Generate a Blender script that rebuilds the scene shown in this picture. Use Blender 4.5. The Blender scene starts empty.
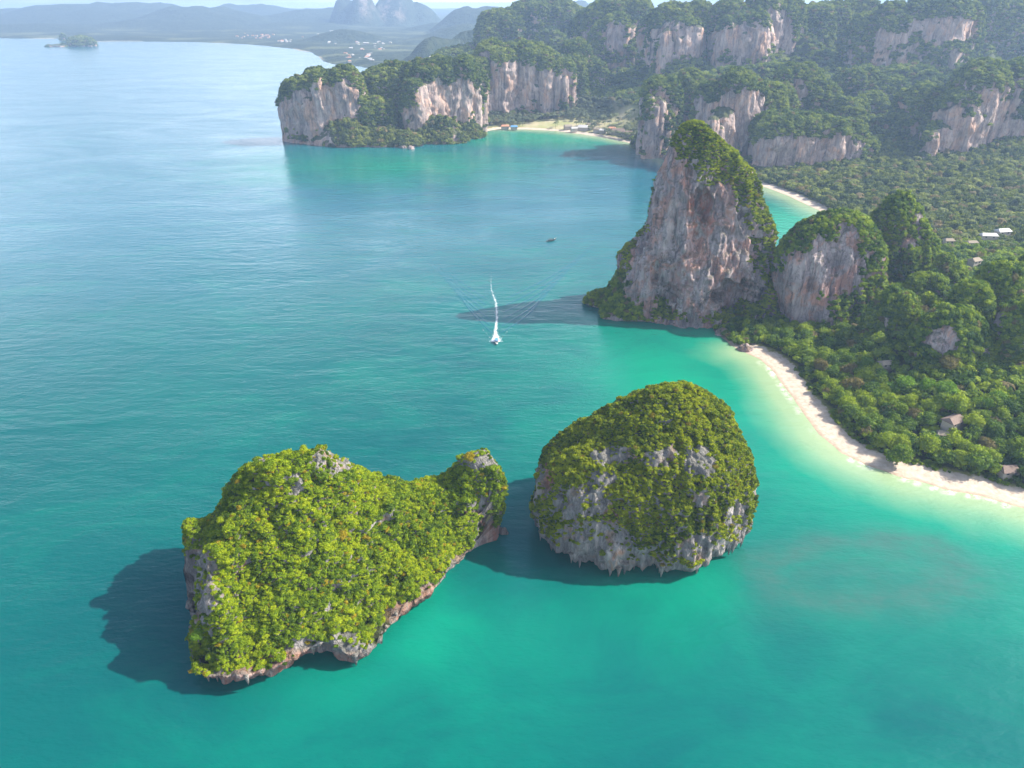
import bpy, math, random
import numpy as np
from mathutils import Vector

# ------------------------------------------------------------------ camera, sky, sun, exposure
scn = bpy.context.scene
ROOT = scn.collection
H = 250.0                                   # height of the drone
F = 711.0                                   # focal length in pixels of the 1024 px wide picture
PITCH = math.radians(28.7)
SUN_EL = math.radians(40.0)
SUN_DIR = (0.99, 0.12)                     # the sun stands to the right and a little beyond the islands

cam_d = bpy.data.cameras.new('camera')
cam_d.sensor_width = 36.0
cam_d.lens = 36.0 * F / 1024.0
cam_d.clip_start = 1.0
cam_d.clip_end = 60000.0
cam = bpy.data.objects.new('camera', cam_d)
ROOT.objects.link(cam)
cam.location = (0, 0, H)
cam.rotation_euler = (math.pi / 2 - PITCH, 0, 0)
scn.camera = cam

world = bpy.data.worlds.new("World")
scn.world = world
world.use_nodes = True
wn = world.node_tree.nodes
sky = wn.new('ShaderNodeTexSky')
sky.sky_type = 'NISHITA'
sky.sun_disc = False
sky.sun_elevation = SUN_EL
sky.sun_rotation = math.atan2(SUN_DIR[0], SUN_DIR[1])
sky.air_density = 1.0
sky.dust_density = 3.0
sky.ozone_density = 1.6
bg = wn['Background']
bg.inputs['Strength'].default_value = 0.12
wl = world.node_tree.links
tc = wn.new('ShaderNodeTexCoord')                       # thin bright cloud banks low over the sea
wsx = wn.new('ShaderNodeSeparateXYZ'); wl.new(tc.outputs['Generated'], wsx.inputs[0])
wmp = wn.new('ShaderNodeMapping'); wmp.inputs['Scale'].default_value = (1.0, 1.0, 2.6); wl.new(tc.outputs['Generated'], wmp.inputs[0])
wno = wn.new('ShaderNodeTexNoise'); wno.inputs['Scale'].default_value = 1.9; wno.inputs['Detail'].default_value = 5; wl.new(wmp.outputs[0], wno.inputs['Vector'])
wr1 = wn.new('ShaderNodeValToRGB'); wl.new(wno.outputs['Fac'], wr1.inputs[0])
wr1.color_ramp.elements[0].position = 0.38; wr1.color_ramp.elements[1].position = 0.66
wr2 = wn.new('ShaderNodeValToRGB'); wl.new(wsx.outputs[2], wr2.inputs[0])
wr2.color_ramp.elements[0].position = 0.10; wr2.color_ramp.elements[0].color = (1, 1, 1, 1)
wr2.color_ramp.elements[1].position = 0.62; wr2.color_ramp.elements[1].color = (0, 0, 0, 1)
wmu = wn.new('ShaderNodeMath'); wmu.operation = 'MULTIPLY'; wl.new(wr1.outputs[0], wmu.inputs[0]); wl.new(wr2.outputs[0], wmu.inputs[1])
wmx = wn.new('ShaderNodeMix'); wmx.data_type = 'RGBA'; wl.new(wmu.outputs[0], wmx.inputs[0]); wl.new(sky.outputs[0], wmx.inputs[6]); wmx.inputs[7].default_value = (12.5, 13.0, 13.8, 1)
wl.new(wmx.outputs[2], bg.inputs['Color'])

sun_d = bpy.data.lights.new('sun', 'SUN')
sun_d.energy = 5.0
sun_d.angle = math.radians(0.5)
sun_d.color = (1.0, 0.95, 0.86)
sun = bpy.data.objects.new('sun', sun_d)
ROOT.objects.link(sun)
sdv = Vector((SUN_DIR[0] * math.cos(SUN_EL), SUN_DIR[1] * math.cos(SUN_EL), math.sin(SUN_EL)))
sun.rotation_euler = sdv.to_track_quat('Z', 'Y').to_euler()
sun.location = (600, 300, 600)

scn.view_settings.view_transform = 'Standard'
scn.view_settings.look = 'None'
scn.view_settings.exposure = 1.2
scn.view_settings.gamma = 1.0
scn.view_settings.use_curve_mapping = False
scn.render.engine = 'CYCLES'
scn.cycles.max_bounces = 5
scn.cycles.diffuse_bounces = 2
scn.cycles.glossy_bounces = 2
scn.cycles.transmission_bounces = 2
scn.cycles.transparent_max_bounces = 6
scn.cycles.volume_bounces = 0
scn.cycles.use_denoising = True

rng = np.random.default_rng(7)
random.seed(7)

# ------------------------------------------------------------------ helpers
CP, SP = math.cos(PITCH), math.sin(PITCH)

def dep(py):
    return PITCH + math.atan((py - 384.0) / F)

def G(px, py, z=0.0):
    """point at height z seen at a place of the picture"""
    Y = (H - z) / math.tan(dep(py))
    zc = Y * CP + (H - z) * SP
    return ((px - 512.0) / F * zc, Y)

def at_depth(px, py, Y):
    """point at forward distance Y seen at a place of the picture"""
    z = H - Y * math.tan(dep(py))
    zc = Y * CP + (H - z) * SP
    return ((px - 512.0) / F * zc, Y, z)

def project(P):
    dz = H - P[:, 2]
    zc = np.maximum(P[:, 1] * CP + dz * SP, 1.0)
    yc = dz * CP - P[:, 1] * SP
    return 512 + F * P[:, 0] / zc, 384 + F * yc / zc

def in_view(P, m=70):
    x, y = project(P)
    return (x > -m) & (x < 1024 + m) & (y > -m) & (y < 768 + m)

def _hash(ix, iy, iz):
    h = (ix * 374761393 + iy * 668265263 + iz * 2147483647 * 3 + 1013904223) & 0xffffffff
    h = ((h ^ (h >> 13)) * 1274126177) & 0xffffffff
    h = ((h ^ (h >> 16)) * 2246822519) & 0xffffffff
    h = h ^ (h >> 15)
    return (h & 0xffffff).astype(np.float64) / 0xffffff

def vnoise(P):
    """value noise in -1..1 at points (n, 3)"""
    P = np.asarray(P, dtype=np.float64)
    i = np.floor(P).astype(np.int64)
    f = P - i
    f = f * f * f * (f * (f * 6 - 15) + 10)
    r = 0
    for a in (0, 1):
        wx = f[:, 0] if a else 1 - f[:, 0]
        for b in (0, 1):
            wy = f[:, 1] if b else 1 - f[:, 1]
            for c in (0, 1):
                wz = f[:, 2] if c else 1 - f[:, 2]
                r = r + wx * wy * wz * _hash(i[:, 0] + a, i[:, 1] + b, i[:, 2] + c)
    return r * 2 - 1

def fbm(P, octs=3, seed=0.0):
    P = np.asarray(P, dtype=np.float64) + seed * 17.31
    r, a, t = 0, 1.0, 0
    for k in range(octs):
        r = r + a * vnoise(P)
        t += a
        P = P * 2.03 + 11.7
        a *= 0.5
    return r / t

def sstep(x, a, b):
    t = np.clip((x - a) / (b - a), 0, 1)
    return t * t * (3 - 2 * t)

def tag(o, label=None, cat=None, group=None, kind=None):
    if label: o['label'] = label
    if cat: o['category'] = cat
    if group: o['group'] = group
    if kind: o['kind'] = kind
    return o

def empty(name, loc=(0, 0, 0), rz=0.0):
    o = bpy.data.objects.new(name, None)
    ROOT.objects.link(o)
    o.location = loc
    o.rotation_euler = (0, 0, rz)
    return o

def mesh_np(name, V, Fc, mats, smooth=True, attrs=None, mat_idx=None):
    V = np.asarray(V, dtype=np.float32)
    me = bpy.data.meshes.new(name)
    Fc = np.asarray(Fc, dtype=np.int32)
    n, k = Fc.shape
    me.vertices.add(len(V))
    me.vertices.foreach_set('co', V.ravel())
    me.loops.add(n * k)
    me.loops.foreach_set('vertex_index', Fc.ravel())
    me.polygons.add(n)
    me.polygons.foreach_set('loop_start', np.arange(0, n * k, k, dtype=np.int32))
    me.polygons.foreach_set('loop_total', np.full(n, k, dtype=np.int32))
    me.polygons.foreach_set('use_smooth', np.full(n, smooth, dtype=bool))
    if mat_idx is not None:
        me.polygons.foreach_set('material_index', np.asarray(mat_idx, dtype=np.int32))
    for m in (mats if isinstance(mats, (list, tuple)) else [mats]):
        me.materials.append(m)
    if attrs:
        for an, av in attrs.items():
            a = me.attributes.new(an, 'FLOAT', 'POINT')
            a.data.foreach_set('value', np.asarray(av, dtype=np.float32))
    me.update(calc_edges=True)
    return me

def obj(name, me, parent=None, loc=None):
    o = bpy.data.objects.new(name, me)
    ROOT.objects.link(o)
    if parent: o.parent = parent
    if loc is not None: o.location = loc
    return o

class MB:
    """collects simple solids and links them as one mesh"""
    def __init__(s): s.v, s.f = [], []
    def add(s, V, Fs):
        n = len(s.v); s.v += [tuple(p) for p in V]; s.f += [tuple(i + n for i in f) for f in Fs]
    def box(s, c, d, rz=0.0, taper=1.0):
        cx, cy, cz = c; dx, dy, dz = [q / 2 for q in d]
        V = []
        for z, t in ((-dz, 1), (dz, taper)):
            for x, y in ((-dx, -dy), (dx, -dy), (dx, dy), (-dx, dy)):
                x *= t; y *= t
                V.append((cx + x * math.cos(rz) - y * math.sin(rz), cy + x * math.sin(rz) + y * math.cos(rz), cz + z))
        s.add(V, [(3, 2, 1, 0), (4, 5, 6, 7), (0, 1, 5, 4), (1, 2, 6, 5), (2, 3, 7, 6), (3, 0, 4, 7)])
    def tube(s, pts, rad, n=6):
        pts = [Vector(p) for p in pts]
        if not isinstance(rad, (list, tuple)): rad = [rad] * len(pts)
        V, Fs = [], []
        for i, p in enumerate(pts):
            d = (pts[min(i + 1, len(pts) - 1)] - pts[max(i - 1, 0)]).normalized()
            a = d.cross(Vector((0.3, 0.2, 1)) if abs(d.z) < 0.9 else Vector((1, 0, 0))).normalized()
            b = d.cross(a)
            for k in range(n):
                t = 2 * math.pi * k / n
                V.append(p + (a * math.cos(t) + b * math.sin(t)) * rad[i])
        for i in range(len(pts) - 1):
            for k in range(n):
                Fs.append((i * n + k, i * n + (k + 1) % n, (i + 1) * n + (k + 1) % n, (i + 1) * n + k))
        Fs.append(tuple(range(n))[::-1]); Fs.append(tuple((len(pts) - 1) * n + k for k in range(n)))
        s.add(V, Fs)
    def mesh(s, name, mat, smooth=False):
        me = bpy.data.meshes.new(name)
        me.from_pydata(s.v, [], s.f)
        me.materials.append(mat)
        if smooth: me.polygons.foreach_set('use_smooth', np.ones(len(s.f), dtype=bool))
        me.update()
        return me
    def build(s, name, mat, parent=None, smooth=False):
        return obj(name, s.mesh(name, mat, smooth), parent)

# ------------------------------------------------------------------ materials
def new_mat(name):
    m = bpy.data.materials.new(name)
    m.use_nodes = True
    nt = m.node_tree
    nt.nodes.clear()
    out = nt.nodes.new('ShaderNodeOutputMaterial')
    return m, nt, out

def N(nt, typ, **kw):
    n = nt.nodes.new(typ)
    for k, v in kw.items():
        if k in n.inputs.keys() if isinstance(k, str) else False:
            n.inputs[k].default_value = v
        else:
            setattr(n, k, v)
    return n

def ramp(nt, fac, stops, interp='LINEAR'):
    r = nt.nodes.new('ShaderNodeValToRGB')
    r.color_ramp.interpolation = interp
    e = r.color_ramp.elements
    while len(e) < len(stops): e.new(0.5)
    for i, (p, c) in enumerate(stops):
        e[i].position = p
        e[i].color = (c[0], c[1], c[2], 1) if not isinstance(c, (int, float)) else (c, c, c, 1)
    nt.links.new(fac, r.inputs[0])
    return r.outputs[0]

def mixc(nt, fac, a, b, mode='MIX'):
    m = nt.nodes.new('ShaderNodeMix')
    m.data_type = 'RGBA'
    m.blend_type = mode
    for s, v in ((0, fac), (6, a), (7, b)):
        if isinstance(v, (int, float)): m.inputs[s].default_value = v
        elif isinstance(v, (tuple, list)): m.inputs[s].default_value = (v[0], v[1], v[2], 1)
        else: nt.links.new(v, m.inputs[s])
    return m.outputs[2]

def math_(nt, op, a, b=None, c=None, clamp=False):
    m = nt.nodes.new('ShaderNodeMath')
    m.operation = op
    m.use_clamp = clamp
    for i, v in enumerate((a, b, c)):
        if v is None: continue
        if isinstance(v, (int, float)): m.inputs[i].default_value = v
        else: nt.links.new(v, m.inputs[i])
    return m.outputs[0]

def noise(nt, scale, detail=3.0, rough=0.55, vec=None, stretch=None, dist=0.0):
    n = nt.nodes.new('ShaderNodeTexNoise')
    n.inputs['Scale'].default_value = scale
    n.inputs['Detail'].default_value = detail
    n.inputs['Roughness'].default_value = rough
    n.inputs['Distortion'].default_value = dist
    if vec is None:
        vec = nt.nodes.new('ShaderNodeNewGeometry').outputs['Position']
    if stretch:
        mp = nt.nodes.new('ShaderNodeMapping')
        mp.inputs['Scale'].default_value = stretch
        nt.links.new(vec, mp.inputs['Vector'])
        vec = mp.outputs[0]
    nt.links.new(vec, n.inputs['Vector'])
    return n.outputs['Fac']

def attr(nt, name):
    a = nt.nodes.new('ShaderNodeAttribute')
    a.attribute_name = name
    return a.outputs['Fac']

def rock_material(name, base, light, warm, dark, k=1.0, warm_lo=0.55, green=0.0):
    """weathered limestone with vertical stains; k is the size of its features"""
    m, nt, out = new_mat(name)
    L = nt.links
    st = noise(nt, 0.16 / k, 5, 0.65, stretch=(1, 1, 0.16), dist=0.6)
    big = noise(nt, 0.035 / k, 4, 0.6)
    fine = noise(nt, 0.7 / k, 4, 0.7, stretch=(1, 1, 0.5))
    col = mixc(nt, ramp(nt, st, [(0.36, 0), (0.62, 1)]), base, light)
    wm = noise(nt, 0.05 / k, 4, 0.65, stretch=(1, 1, 0.6), dist=0.8)
    col = mixc(nt, ramp(nt, wm, [(warm_lo, 0), (warm_lo + 0.13, 0.85)]), col, warm)
    col = mixc(nt, ramp(nt, noise(nt, 0.22 / k, 5, 0.7, stretch=(1, 1, 0.10)), [(0.50, 0), (0.66, 0.85)]), col, dark)
    col = mixc(nt, ramp(nt, fine, [(0.3, 0.0), (0.75, 0.55)]), col, mixc(nt, 0.5, col, light))
    col = mixc(nt, ramp(nt, big, [(0.3, 0.5), (0.6, 0)]), col, dark)
    col = mixc(nt, attr(nt, 'soil'), col, (0.030, 0.034, 0.014))
    vor = nt.nodes.new('ShaderNodeTexVoronoi'); vor.feature = 'DISTANCE_TO_EDGE'; vor.inputs['Scale'].default_value = 0.16 / k
    mpv = nt.nodes.new('ShaderNodeMapping'); mpv.inputs['Scale'].default_value = (1, 1, 0.16)
    wv = nt.nodes.new('ShaderNodeVectorMath'); wv.operation = 'MULTIPLY_ADD'
    nn_ = nt.nodes.new('ShaderNodeTexNoise'); nn_.inputs['Scale'].default_value = 0.25 / k; L.new(nt.nodes.new('ShaderNodeNewGeometry').outputs['Position'], nn_.inputs['Vector'])
    L.new(nn_.outputs['Color'], wv.inputs[0]); wv.inputs[1].default_value = (7 * k, 7 * k, 7 * k); L.new(nt.nodes.new('ShaderNodeNewGeometry').outputs['Position'], wv.inputs[2])
    L.new(wv.outputs[0], mpv.inputs[0]); L.new(mpv.outputs[0], vor.inputs['Vector'])
    crack = ramp(nt, vor.outputs['Distance'], [(0.0, 0), (0.09, 1)])
    col = mixc(nt, ramp(nt, vor.outputs['Distance'], [(0.0, 0.38), (0.06, 0)]), col, dark)
    a = attr(nt, 'red')
    col = mixc(nt, math_(nt, 'MULTIPLY', a, ramp(nt, noise(nt, 0.3 / k, 4, 0.7, stretch=(1, 1, 0.35)), [(0.35, 0.2), (0.6, 1)])), col, (0.30, 0.115, 0.07))
    if green > 0:
        geo = nt.nodes.new('ShaderNodeNewGeometry')
        sx = nt.nodes.new('ShaderNodeSeparateXYZ')
        L.new(geo.outputs['Normal'], sx.inputs[0])
        up = math_(nt, 'ADD', sx.outputs[2], math_(nt, 'MULTIPLY', noise(nt, 0.12 / k, 4, 0.7), 0.9))
        col = mixc(nt, ramp(nt, up, [(0.95, 0), (1.25, green)]), col, (0.055, 0.075, 0.022))
    b = nt.nodes.new('ShaderNodeBsdfPrincipled')
    b.inputs['Roughness'].default_value = 0.95
    b.inputs['Specular IOR Level'].default_value = 0.15
    L.new(col, b.inputs['Base Color'])
    hgt = math_(nt, 'ADD', math_(nt, 'MULTIPLY', st, 1.2), math_(nt, 'MULTIPLY', fine, 0.9))
    hgt = math_(nt, 'ADD', hgt, math_(nt, 'MULTIPLY', crack, 0.3))
    bp = nt.nodes.new('ShaderNodeBump')
    bp.inputs['Strength'].default_value = 1.0
    bp.inputs['Distance'].default_value = 2.2 * k
    L.new(hgt, bp.inputs['Height'])
    L.new(bp.outputs[0], b.inputs['Normal'])
    L.new(b.outputs[0], out.inputs[0])
    return m

def leaf_material(name, c_dark, c_mid, c_light, c_odd, odd=0.06, patch=0.03, trans=0.36):
    """foliage: one colour for each plant, drifting over the slope, with leaf to leaf variation"""
    m, nt, out = new_mat(name)
    L = nt.links
    oi = nt.nodes.new('ShaderNodeObjectInfo')
    p = noise(nt, patch, 3, 0.6, vec=oi.outputs['Location'])
    v = math_(nt, 'ADD', math_(nt, 'MULTIPLY', p, 1.5), math_(nt, 'MULTIPLY', oi.outputs['Random'], 0.72))
    v = math_(nt, 'SUBTRACT', v, 0.56)
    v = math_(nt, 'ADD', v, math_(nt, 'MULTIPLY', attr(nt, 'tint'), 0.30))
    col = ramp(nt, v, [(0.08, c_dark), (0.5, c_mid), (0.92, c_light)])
    r2 = math_(nt, 'FRACT', math_(nt, 'MULTIPLY', oi.outputs['Random'], 37.77))
    col = mixc(nt, math_(nt, 'LESS_THAN', r2, odd), col, c_odd)
    d = nt.nodes.new('ShaderNodeBsdfPrincipled')
    d.inputs['Roughness'].default_value = 0.75
    d.inputs['Specular IOR Level'].default_value = 0.15
    L.new(col, d.inputs['Base Color'])
    t = nt.nodes.new('ShaderNodeBsdfTranslucent')
    L.new(mixc(nt, 1.0, col, (1.0, 1.15, 0.5), 'MULTIPLY'), t.inputs['Color'])
    mx = nt.nodes.new('ShaderNodeMixShader')
    mx.inputs[0].default_value = trans
    L.new(d.outputs[0], mx.inputs[1]); L.new(t.outputs[0], mx.inputs[2])
    L.new(mx.outputs[0], out.inputs[0])
    return m

def plain(name, col, rough=0.7, spec=0.3, var=0.25, scale=2.0):
    m, nt, out = new_mat(name)
    b = nt.nodes.new('ShaderNodeBsdfPrincipled')
    c = mixc(nt, ramp(nt, noise(nt, scale, 4, 0.6), [(0.3, 0), (0.7, 1)]), tuple(q * (1 - var) for q in col), col)
    nt.links.new(c, b.inputs['Base Color'])
    b.inputs['Roughness'].default_value = rough
    b.inputs['Specular IOR Level'].default_value = spec
    nt.links.new(b.outputs[0], out.inputs[0])
    return m

M = {}
M['rock_near'] = rock_material('limestone near', (0.19, 0.175, 0.175), (0.37, 0.335, 0.31), (0.38, 0.20, 0.11), (0.085, 0.08, 0.085), 0.55, 0.54, green=0.3)
M['rock_tower'] = rock_material('limestone tower', (0.29, 0.235, 0.24), (0.52, 0.43, 0.41), (0.54, 0.25, 0.17), (0.055, 0.050, 0.058), 0.8, 0.50, green=0.4)
M['rock_far'] = rock_material('limestone cliff', (0.34, 0.26, 0.24), (0.60, 0.465, 0.40), (0.58, 0.33, 0.21), (0.10, 0.085, 0.088), 1.3, 0.48, green=0.9)
M['rock_dark'] = rock_material('dark sea rock', (0.12, 0.10, 0.09), (0.24, 0.20, 0.18), (0.26, 0.13, 0.08), (0.05, 0.045, 0.045), 0.5, 0.55)
M['leaf_islet'] = leaf_material('islet foliage', (0.055, 0.105, 0.007), (0.175, 0.255, 0.005), (0.33, 0.38, 0.007), (0.30, 0.235, 0.012), 0.03, 0.05)
M['leaf_dome'] = leaf_material('dome foliage', (0.052, 0.092, 0.009), (0.165, 0.215, 0.007), (0.32, 0.345, 0.009), (0.21, 0.17, 0.02), 0.03, 0.03)
M['leaf_wood'] = leaf_material('beach wood foliage', (0.030, 0.075, 0.012), (0.115, 0.185, 0.018), (0.27, 0.33, 0.018), (0.17, 0.14, 0.055), 0.05, 0.03)
M['leaf_bright'] = leaf_material('bright foliage', (0.08, 0.15, 0.012), (0.12, 0.22, 0.012), (0.17, 0.29, 0.014), (0.2, 0.25, 0.03), 0.0, 0.02)
M['leaf_olive'] = leaf_material('olive foliage', (0.12, 0.11, 0.035), (0.16, 0.13, 0.045), (0.20, 0.16, 0.05), (0.2, 0.13, 0.06), 0.0, 0.02)
M['leaf_far'] = leaf_material('hill forest foliage', (0.028, 0.060, 0.016), (0.105, 0.150, 0.028), (0.24, 0.27, 0.045), (0.18, 0.14, 0.07), 0.03, 0.012)
M['leaf_valley'] = leaf_material('valley foliage', (0.03, 0.055, 0.015), (0.10, 0.13, 0.030), (0.24, 0.26, 0.055), (0.22, 0.17, 0.08), 0.07, 0.03)
M['leaf_palm'] = leaf_material('palm foliage', (0.04, 0.055, 0.028), (0.09, 0.11, 0.05), (0.16, 0.175, 0.08), (0.18, 0.15, 0.08), 0.04, 0.01)
M['bark'] = plain('bark', (0.20, 0.16, 0.12), 0.9, 0.1, 0.4)
M['white'] = plain('white paint', (0.80, 0.80, 0.78), 0.35, 0.5, 0.05)
M['blue'] = plain('blue canopy cloth', (0.10, 0.25, 0.45), 0.7, 0.2, 0.1)
M['dark_wood'] = plain('dark wood', (0.06, 0.045, 0.035), 0.6, 0.3, 0.4)
M['roof_brown'] = plain('brown roof', (0.22, 0.16, 0.13), 0.85, 0.2, 0.4)
M['roof_thatch'] = plain('thatch', (0.30, 0.25, 0.19), 0.95, 0.1, 0.4)
M['roof_orange'] = plain('orange tile roof', (0.50, 0.24, 0.14), 0.8, 0.2, 0.3)
M['roof_white'] = plain('white sheet roof', (0.46, 0.44, 0.42), 0.6, 0.3, 0.15)
M['wall'] = plain('pale wall', (0.40, 0.35, 0.29), 0.8, 0.2, 0.15)
M['glass'] = plain('dark window', (0.03, 0.04, 0.05), 0.15, 0.5, 0.1)
M['metal'] = plain('grey metal', (0.2, 0.2, 0.2), 0.4, 0.5, 0.2)
m, nt, out = new_mat('white foam')
b = nt.nodes.new('ShaderNodeBsdfPrincipled'); b.inputs['Base Color'].default_value = (0.82, 0.86, 0.87, 1); b.inputs['Roughness'].default_value = 0.8
tr = nt.nodes.new('ShaderNodeBsdfTransparent'); mx = nt.nodes.new('ShaderNodeMixShader')
fo = math_(nt, 'MULTIPLY', ramp(nt, math_(nt, 'ADD', noise(nt, 0.42, 5, 0.8), math_(nt, 'MULTIPLY', attr(nt, 'foam'), 0.42)), [(0.60, 0), (0.95, 0.9)]), 1.0)
nt.links.new(fo, mx.inputs[0]); nt.links.new(tr.outputs[0], mx.inputs[1]); nt.links.new(b.outputs[0], mx.inputs[2]); nt.links.new(mx.outputs[0], out.inputs[0])
M['foam'] = m

# ------------------------------------------------------------------ shoreline and land height
def poly(pts): return np.array([G(*p) if len(p) < 3 else G(*p) for p in pts])

shore_near = [(1180, 570), (1100, 536), (1024, 508), (985, 497), (945, 489), (905, 479), (868, 466), (840, 452), (822, 437), (807, 419),
              (794, 401), (782, 384), (771, 369), (760, 359), (747, 353), (730, 345), (716, 333), (704, 318), (690, 306), (660, 300)]
shore_back = [(655, 283), (700, 272), (760, 268), (800, 262), (842, 250), (850, 232), (838, 220), (822, 212), (805, 204), (788, 196), (770, 189), (755, 184), (735, 178), (700, 172),
              (670, 163), (652, 155), (645, 147), (625, 142), (600, 137), (580, 134), (555, 131), (528, 129.5), (500, 129), (488, 131),
              (476, 136), (455, 141), (428, 141), (400, 145), (380, 144), (350, 146), (312, 146), (286, 138), (281, 128), (300, 118), (350, 108), (410, 96), (400, 84), (392, 76), (420, 72)]
SH = np.vstack([poly(shore_near), poly(shore_back), [[2900, 2860], [2900, 250]]])
far_shore = [(470, 66), (415, 76), (385, 71), (360, 66.5), (340, 65), (325, 61), (312, 52), (300, 50), (285, 48), (262, 45.5), (230, 43.5), (190, 42), (150, 41.5), (118, 41), (96, 41.5), (70, 38.5), (30, 38.5), (-30, 38), (-200, 37.5), (-400, 37)]
FS = np.vstack([poly(far_shore), [[-9000, 5200], [-14000, 30000], [14000, 30000], [14000, 2600], [2500, 2600]]])

def sdf(P, poly_):
    """signed distance to a polygon, positive inside"""
    x, y = P[:, 0], P[:, 1]
    d = np.full(len(P), 1e18)
    ins = np.zeros(len(P), dtype=bool)
    n = len(poly_)
    for i in range(n):
        a, b_ = poly_[i], poly_[(i + 1) % n]
        e = b_ - a
        wx, wy = x - a[0], y - a[1]
        t = np.clip((wx * e[0] + wy * e[1]) / max(e @ e, 1e-9), 0, 1)
        d = np.minimum(d, (wx - t * e[0]) ** 2 + (wy - t * e[1]) ** 2)
        c = (a[1] > y) != (b_[1] > y)
        with np.errstate(divide='ignore', invalid='ignore'):
            xi = a[0] + (y - a[1]) * e[0] / (e[1] if e[1] != 0 else 1e-9)
        ins ^= c & (x < xi)
    d = np.sqrt(d)
    return np.where(ins, d, -d)

ctrl = []
for px, py, z in [(800, 380, 4), (850, 410, 6), (900, 435, 6), (950, 455, 8), (1000, 480, 7), (1080, 500, 8), (860, 355, 12), (900, 375, 20),
                  (950, 398, 24), (1000, 408, 30), (1080, 430, 35), (950, 366, 24), (1005, 335, 22), (1060, 330, 26), (960, 335, 22), (1010, 360, 24), (900, 335, 30),
                  (870, 335, 20), (820, 335, 5), (780, 335, 3), (750, 340, 2), (800, 322, 2), (845, 332, 7), (765, 330, 2), (840, 345, 6), (930, 300, 34), (955, 268, 12), (1000, 243, 6), (905, 245, 8),
                  (860, 215, 5), (930, 215, 5), (1024, 215, 6), (1120, 230, 10), (850, 190, 5), (900, 190, 6), (960, 190, 10), (800, 180, 5),
                  (1024, 185, 16), (760, 172, 5), (880, 175, 12), (1120, 190, 25)]:
    X, Y = G(px, py, z); ctrl.append((X, Y, z))
ctrl += [(-150, 1500, 10), (-350, 1470, 8), (0, 1560, 4), (100, 1520, 4), (200, 1480, 4), (60, 1660, 8), (180, 1640, 12), (0, 1750, 30), (150, 1800, 45),
         (260, 1700, 45), (100, 2000, 95), (300, 2000, 110), (-100, 1900, 50), (-250, 1750, 10), (-350, 2000, 5), (-100, 2300, 90), (250, 1350, 20), (350, 1400, 50),
         (500, 1380, 60), (700, 1380, 60), (1000, 1350, 60), (400, 1620, 95), (600, 1620, 100), (800, 1620, 105), (1100, 1600, 110), (400, 1800, 130),
         (700, 1800, 140), (1000, 1800, 140), (1300, 1800, 140), (200, 2300, 140), (600, 2200, 180), (1000, 2200, 190), (1400, 2200, 190), (300, 2700, 90),
         (900, 2800, 150), (1500, 2800, 150), (2400, 2000, 150), (2400, 1000, 80), (1500, 1300, 60), (1200, 1000, 30), (1500, 700, 40), (-200, 2600, 30), (800, 600, 50), (700, 400, 40), (520, 520, 22), (560, 480, 25)]
ctrl = np.array(ctrl)

def land_z(P, sd=None):
    if sd is None: sd = sdf(P, SH)
    w, s = 0, 0
    for cx, cy, cz in ctrl:
        q = 1.0 / (((P[:, 0] - cx) ** 2 + (P[:, 1] - cy) ** 2) + 400.0) ** 1.9
        w = w + q; s = s + q * cz
    z = s / w
    p3 = np.column_stack([P[:, 0], P[:, 1], np.zeros(len(P))])
    far = sstep(P[:, 1], 1200, 1700)
    z = z * (1 + (0.12 + 0.25 * far) * fbm(p3 / 90.0, 3)) + far * 22 * fbm(p3 / 160.0, 2, 3)
    return np.where(sd < 0, np.maximum(sd * 0.12, -5), np.minimum(sd * 0.075, 1.6) + np.maximum(z, 0) * sstep(sd, 8, 110))

def lines(segs):
    out_ = [segs[0][0]]
    for a, b_, st0, st1 in segs:
        x, n = a, 0
        while x < b_ - 1e-6:
            t = (x - a) / (b_ - a)
            x += st0 + (st1 - st0) * t
            out_.append(min(x, b_))
    return np.array(sorted(set(out_)))

def sheet(xs, ys):
    X, Y = np.meshgrid(xs, ys)
    P = np.column_stack([X.ravel(), Y.ravel()])
    nx, ny = len(xs), len(ys)
    i = (np.arange(ny - 1)[:, None] * nx + np.arange(nx - 1)[None, :]).ravel()
    return P, np.column_stack([i, i + 1, i + 1 + nx, i + nx])

# water -----------------------------------------------------------------------------------------
xs = lines([(-16000, -3000, 1500, 400), (-3000, -600, 200, 20), (-600, -260, 14, 6), (-260, 420, 4, 4), (420, 900, 6, 20), (900, 16000, 40, 2500)])
ys = lines([(-600, 60, 150, 20), (60, 700, 4, 4), (700, 1700, 5, 12), (1700, 3200, 20, 70), (3200, 30000, 120, 3500)])
P, Fc = sheet(xs, ys)
sd = sdf(P, SH)
sdb = -sdf(P, np.vstack([poly(shore_near[:15]), [[900, 900], [900, 250]]]))     # distance off the near beach
p3 = np.column_stack([P, np.zeros(len(P))])
wob = fbm(p3 / 40.0, 3, 2)
pxx, pyy = project(p3)
reef_c = np.array(G(872, 572))
r1 = np.hypot((P[:, 0] - reef_c[0]) / 58.0, (P[:, 1] - reef_c[1]) / 27.0)
r1 = r1 + 0.35 * wob
r2c = np.array(G(790, 590)); r2 = np.hypot((P[:, 0] - r2c[0]) / 34.0, (P[:, 1] - r2c[1]) / 26.0) + 0.35 * wob
reef = np.maximum(np.exp(-((r1 - 0.8) / 0.33) ** 2), 0.5 * np.exp(-(r2 / 0.8) ** 2)) 
reef = np.maximum(reef, 0.55 * (1 - sstep(r1, 0.5, 1.1)))
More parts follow.
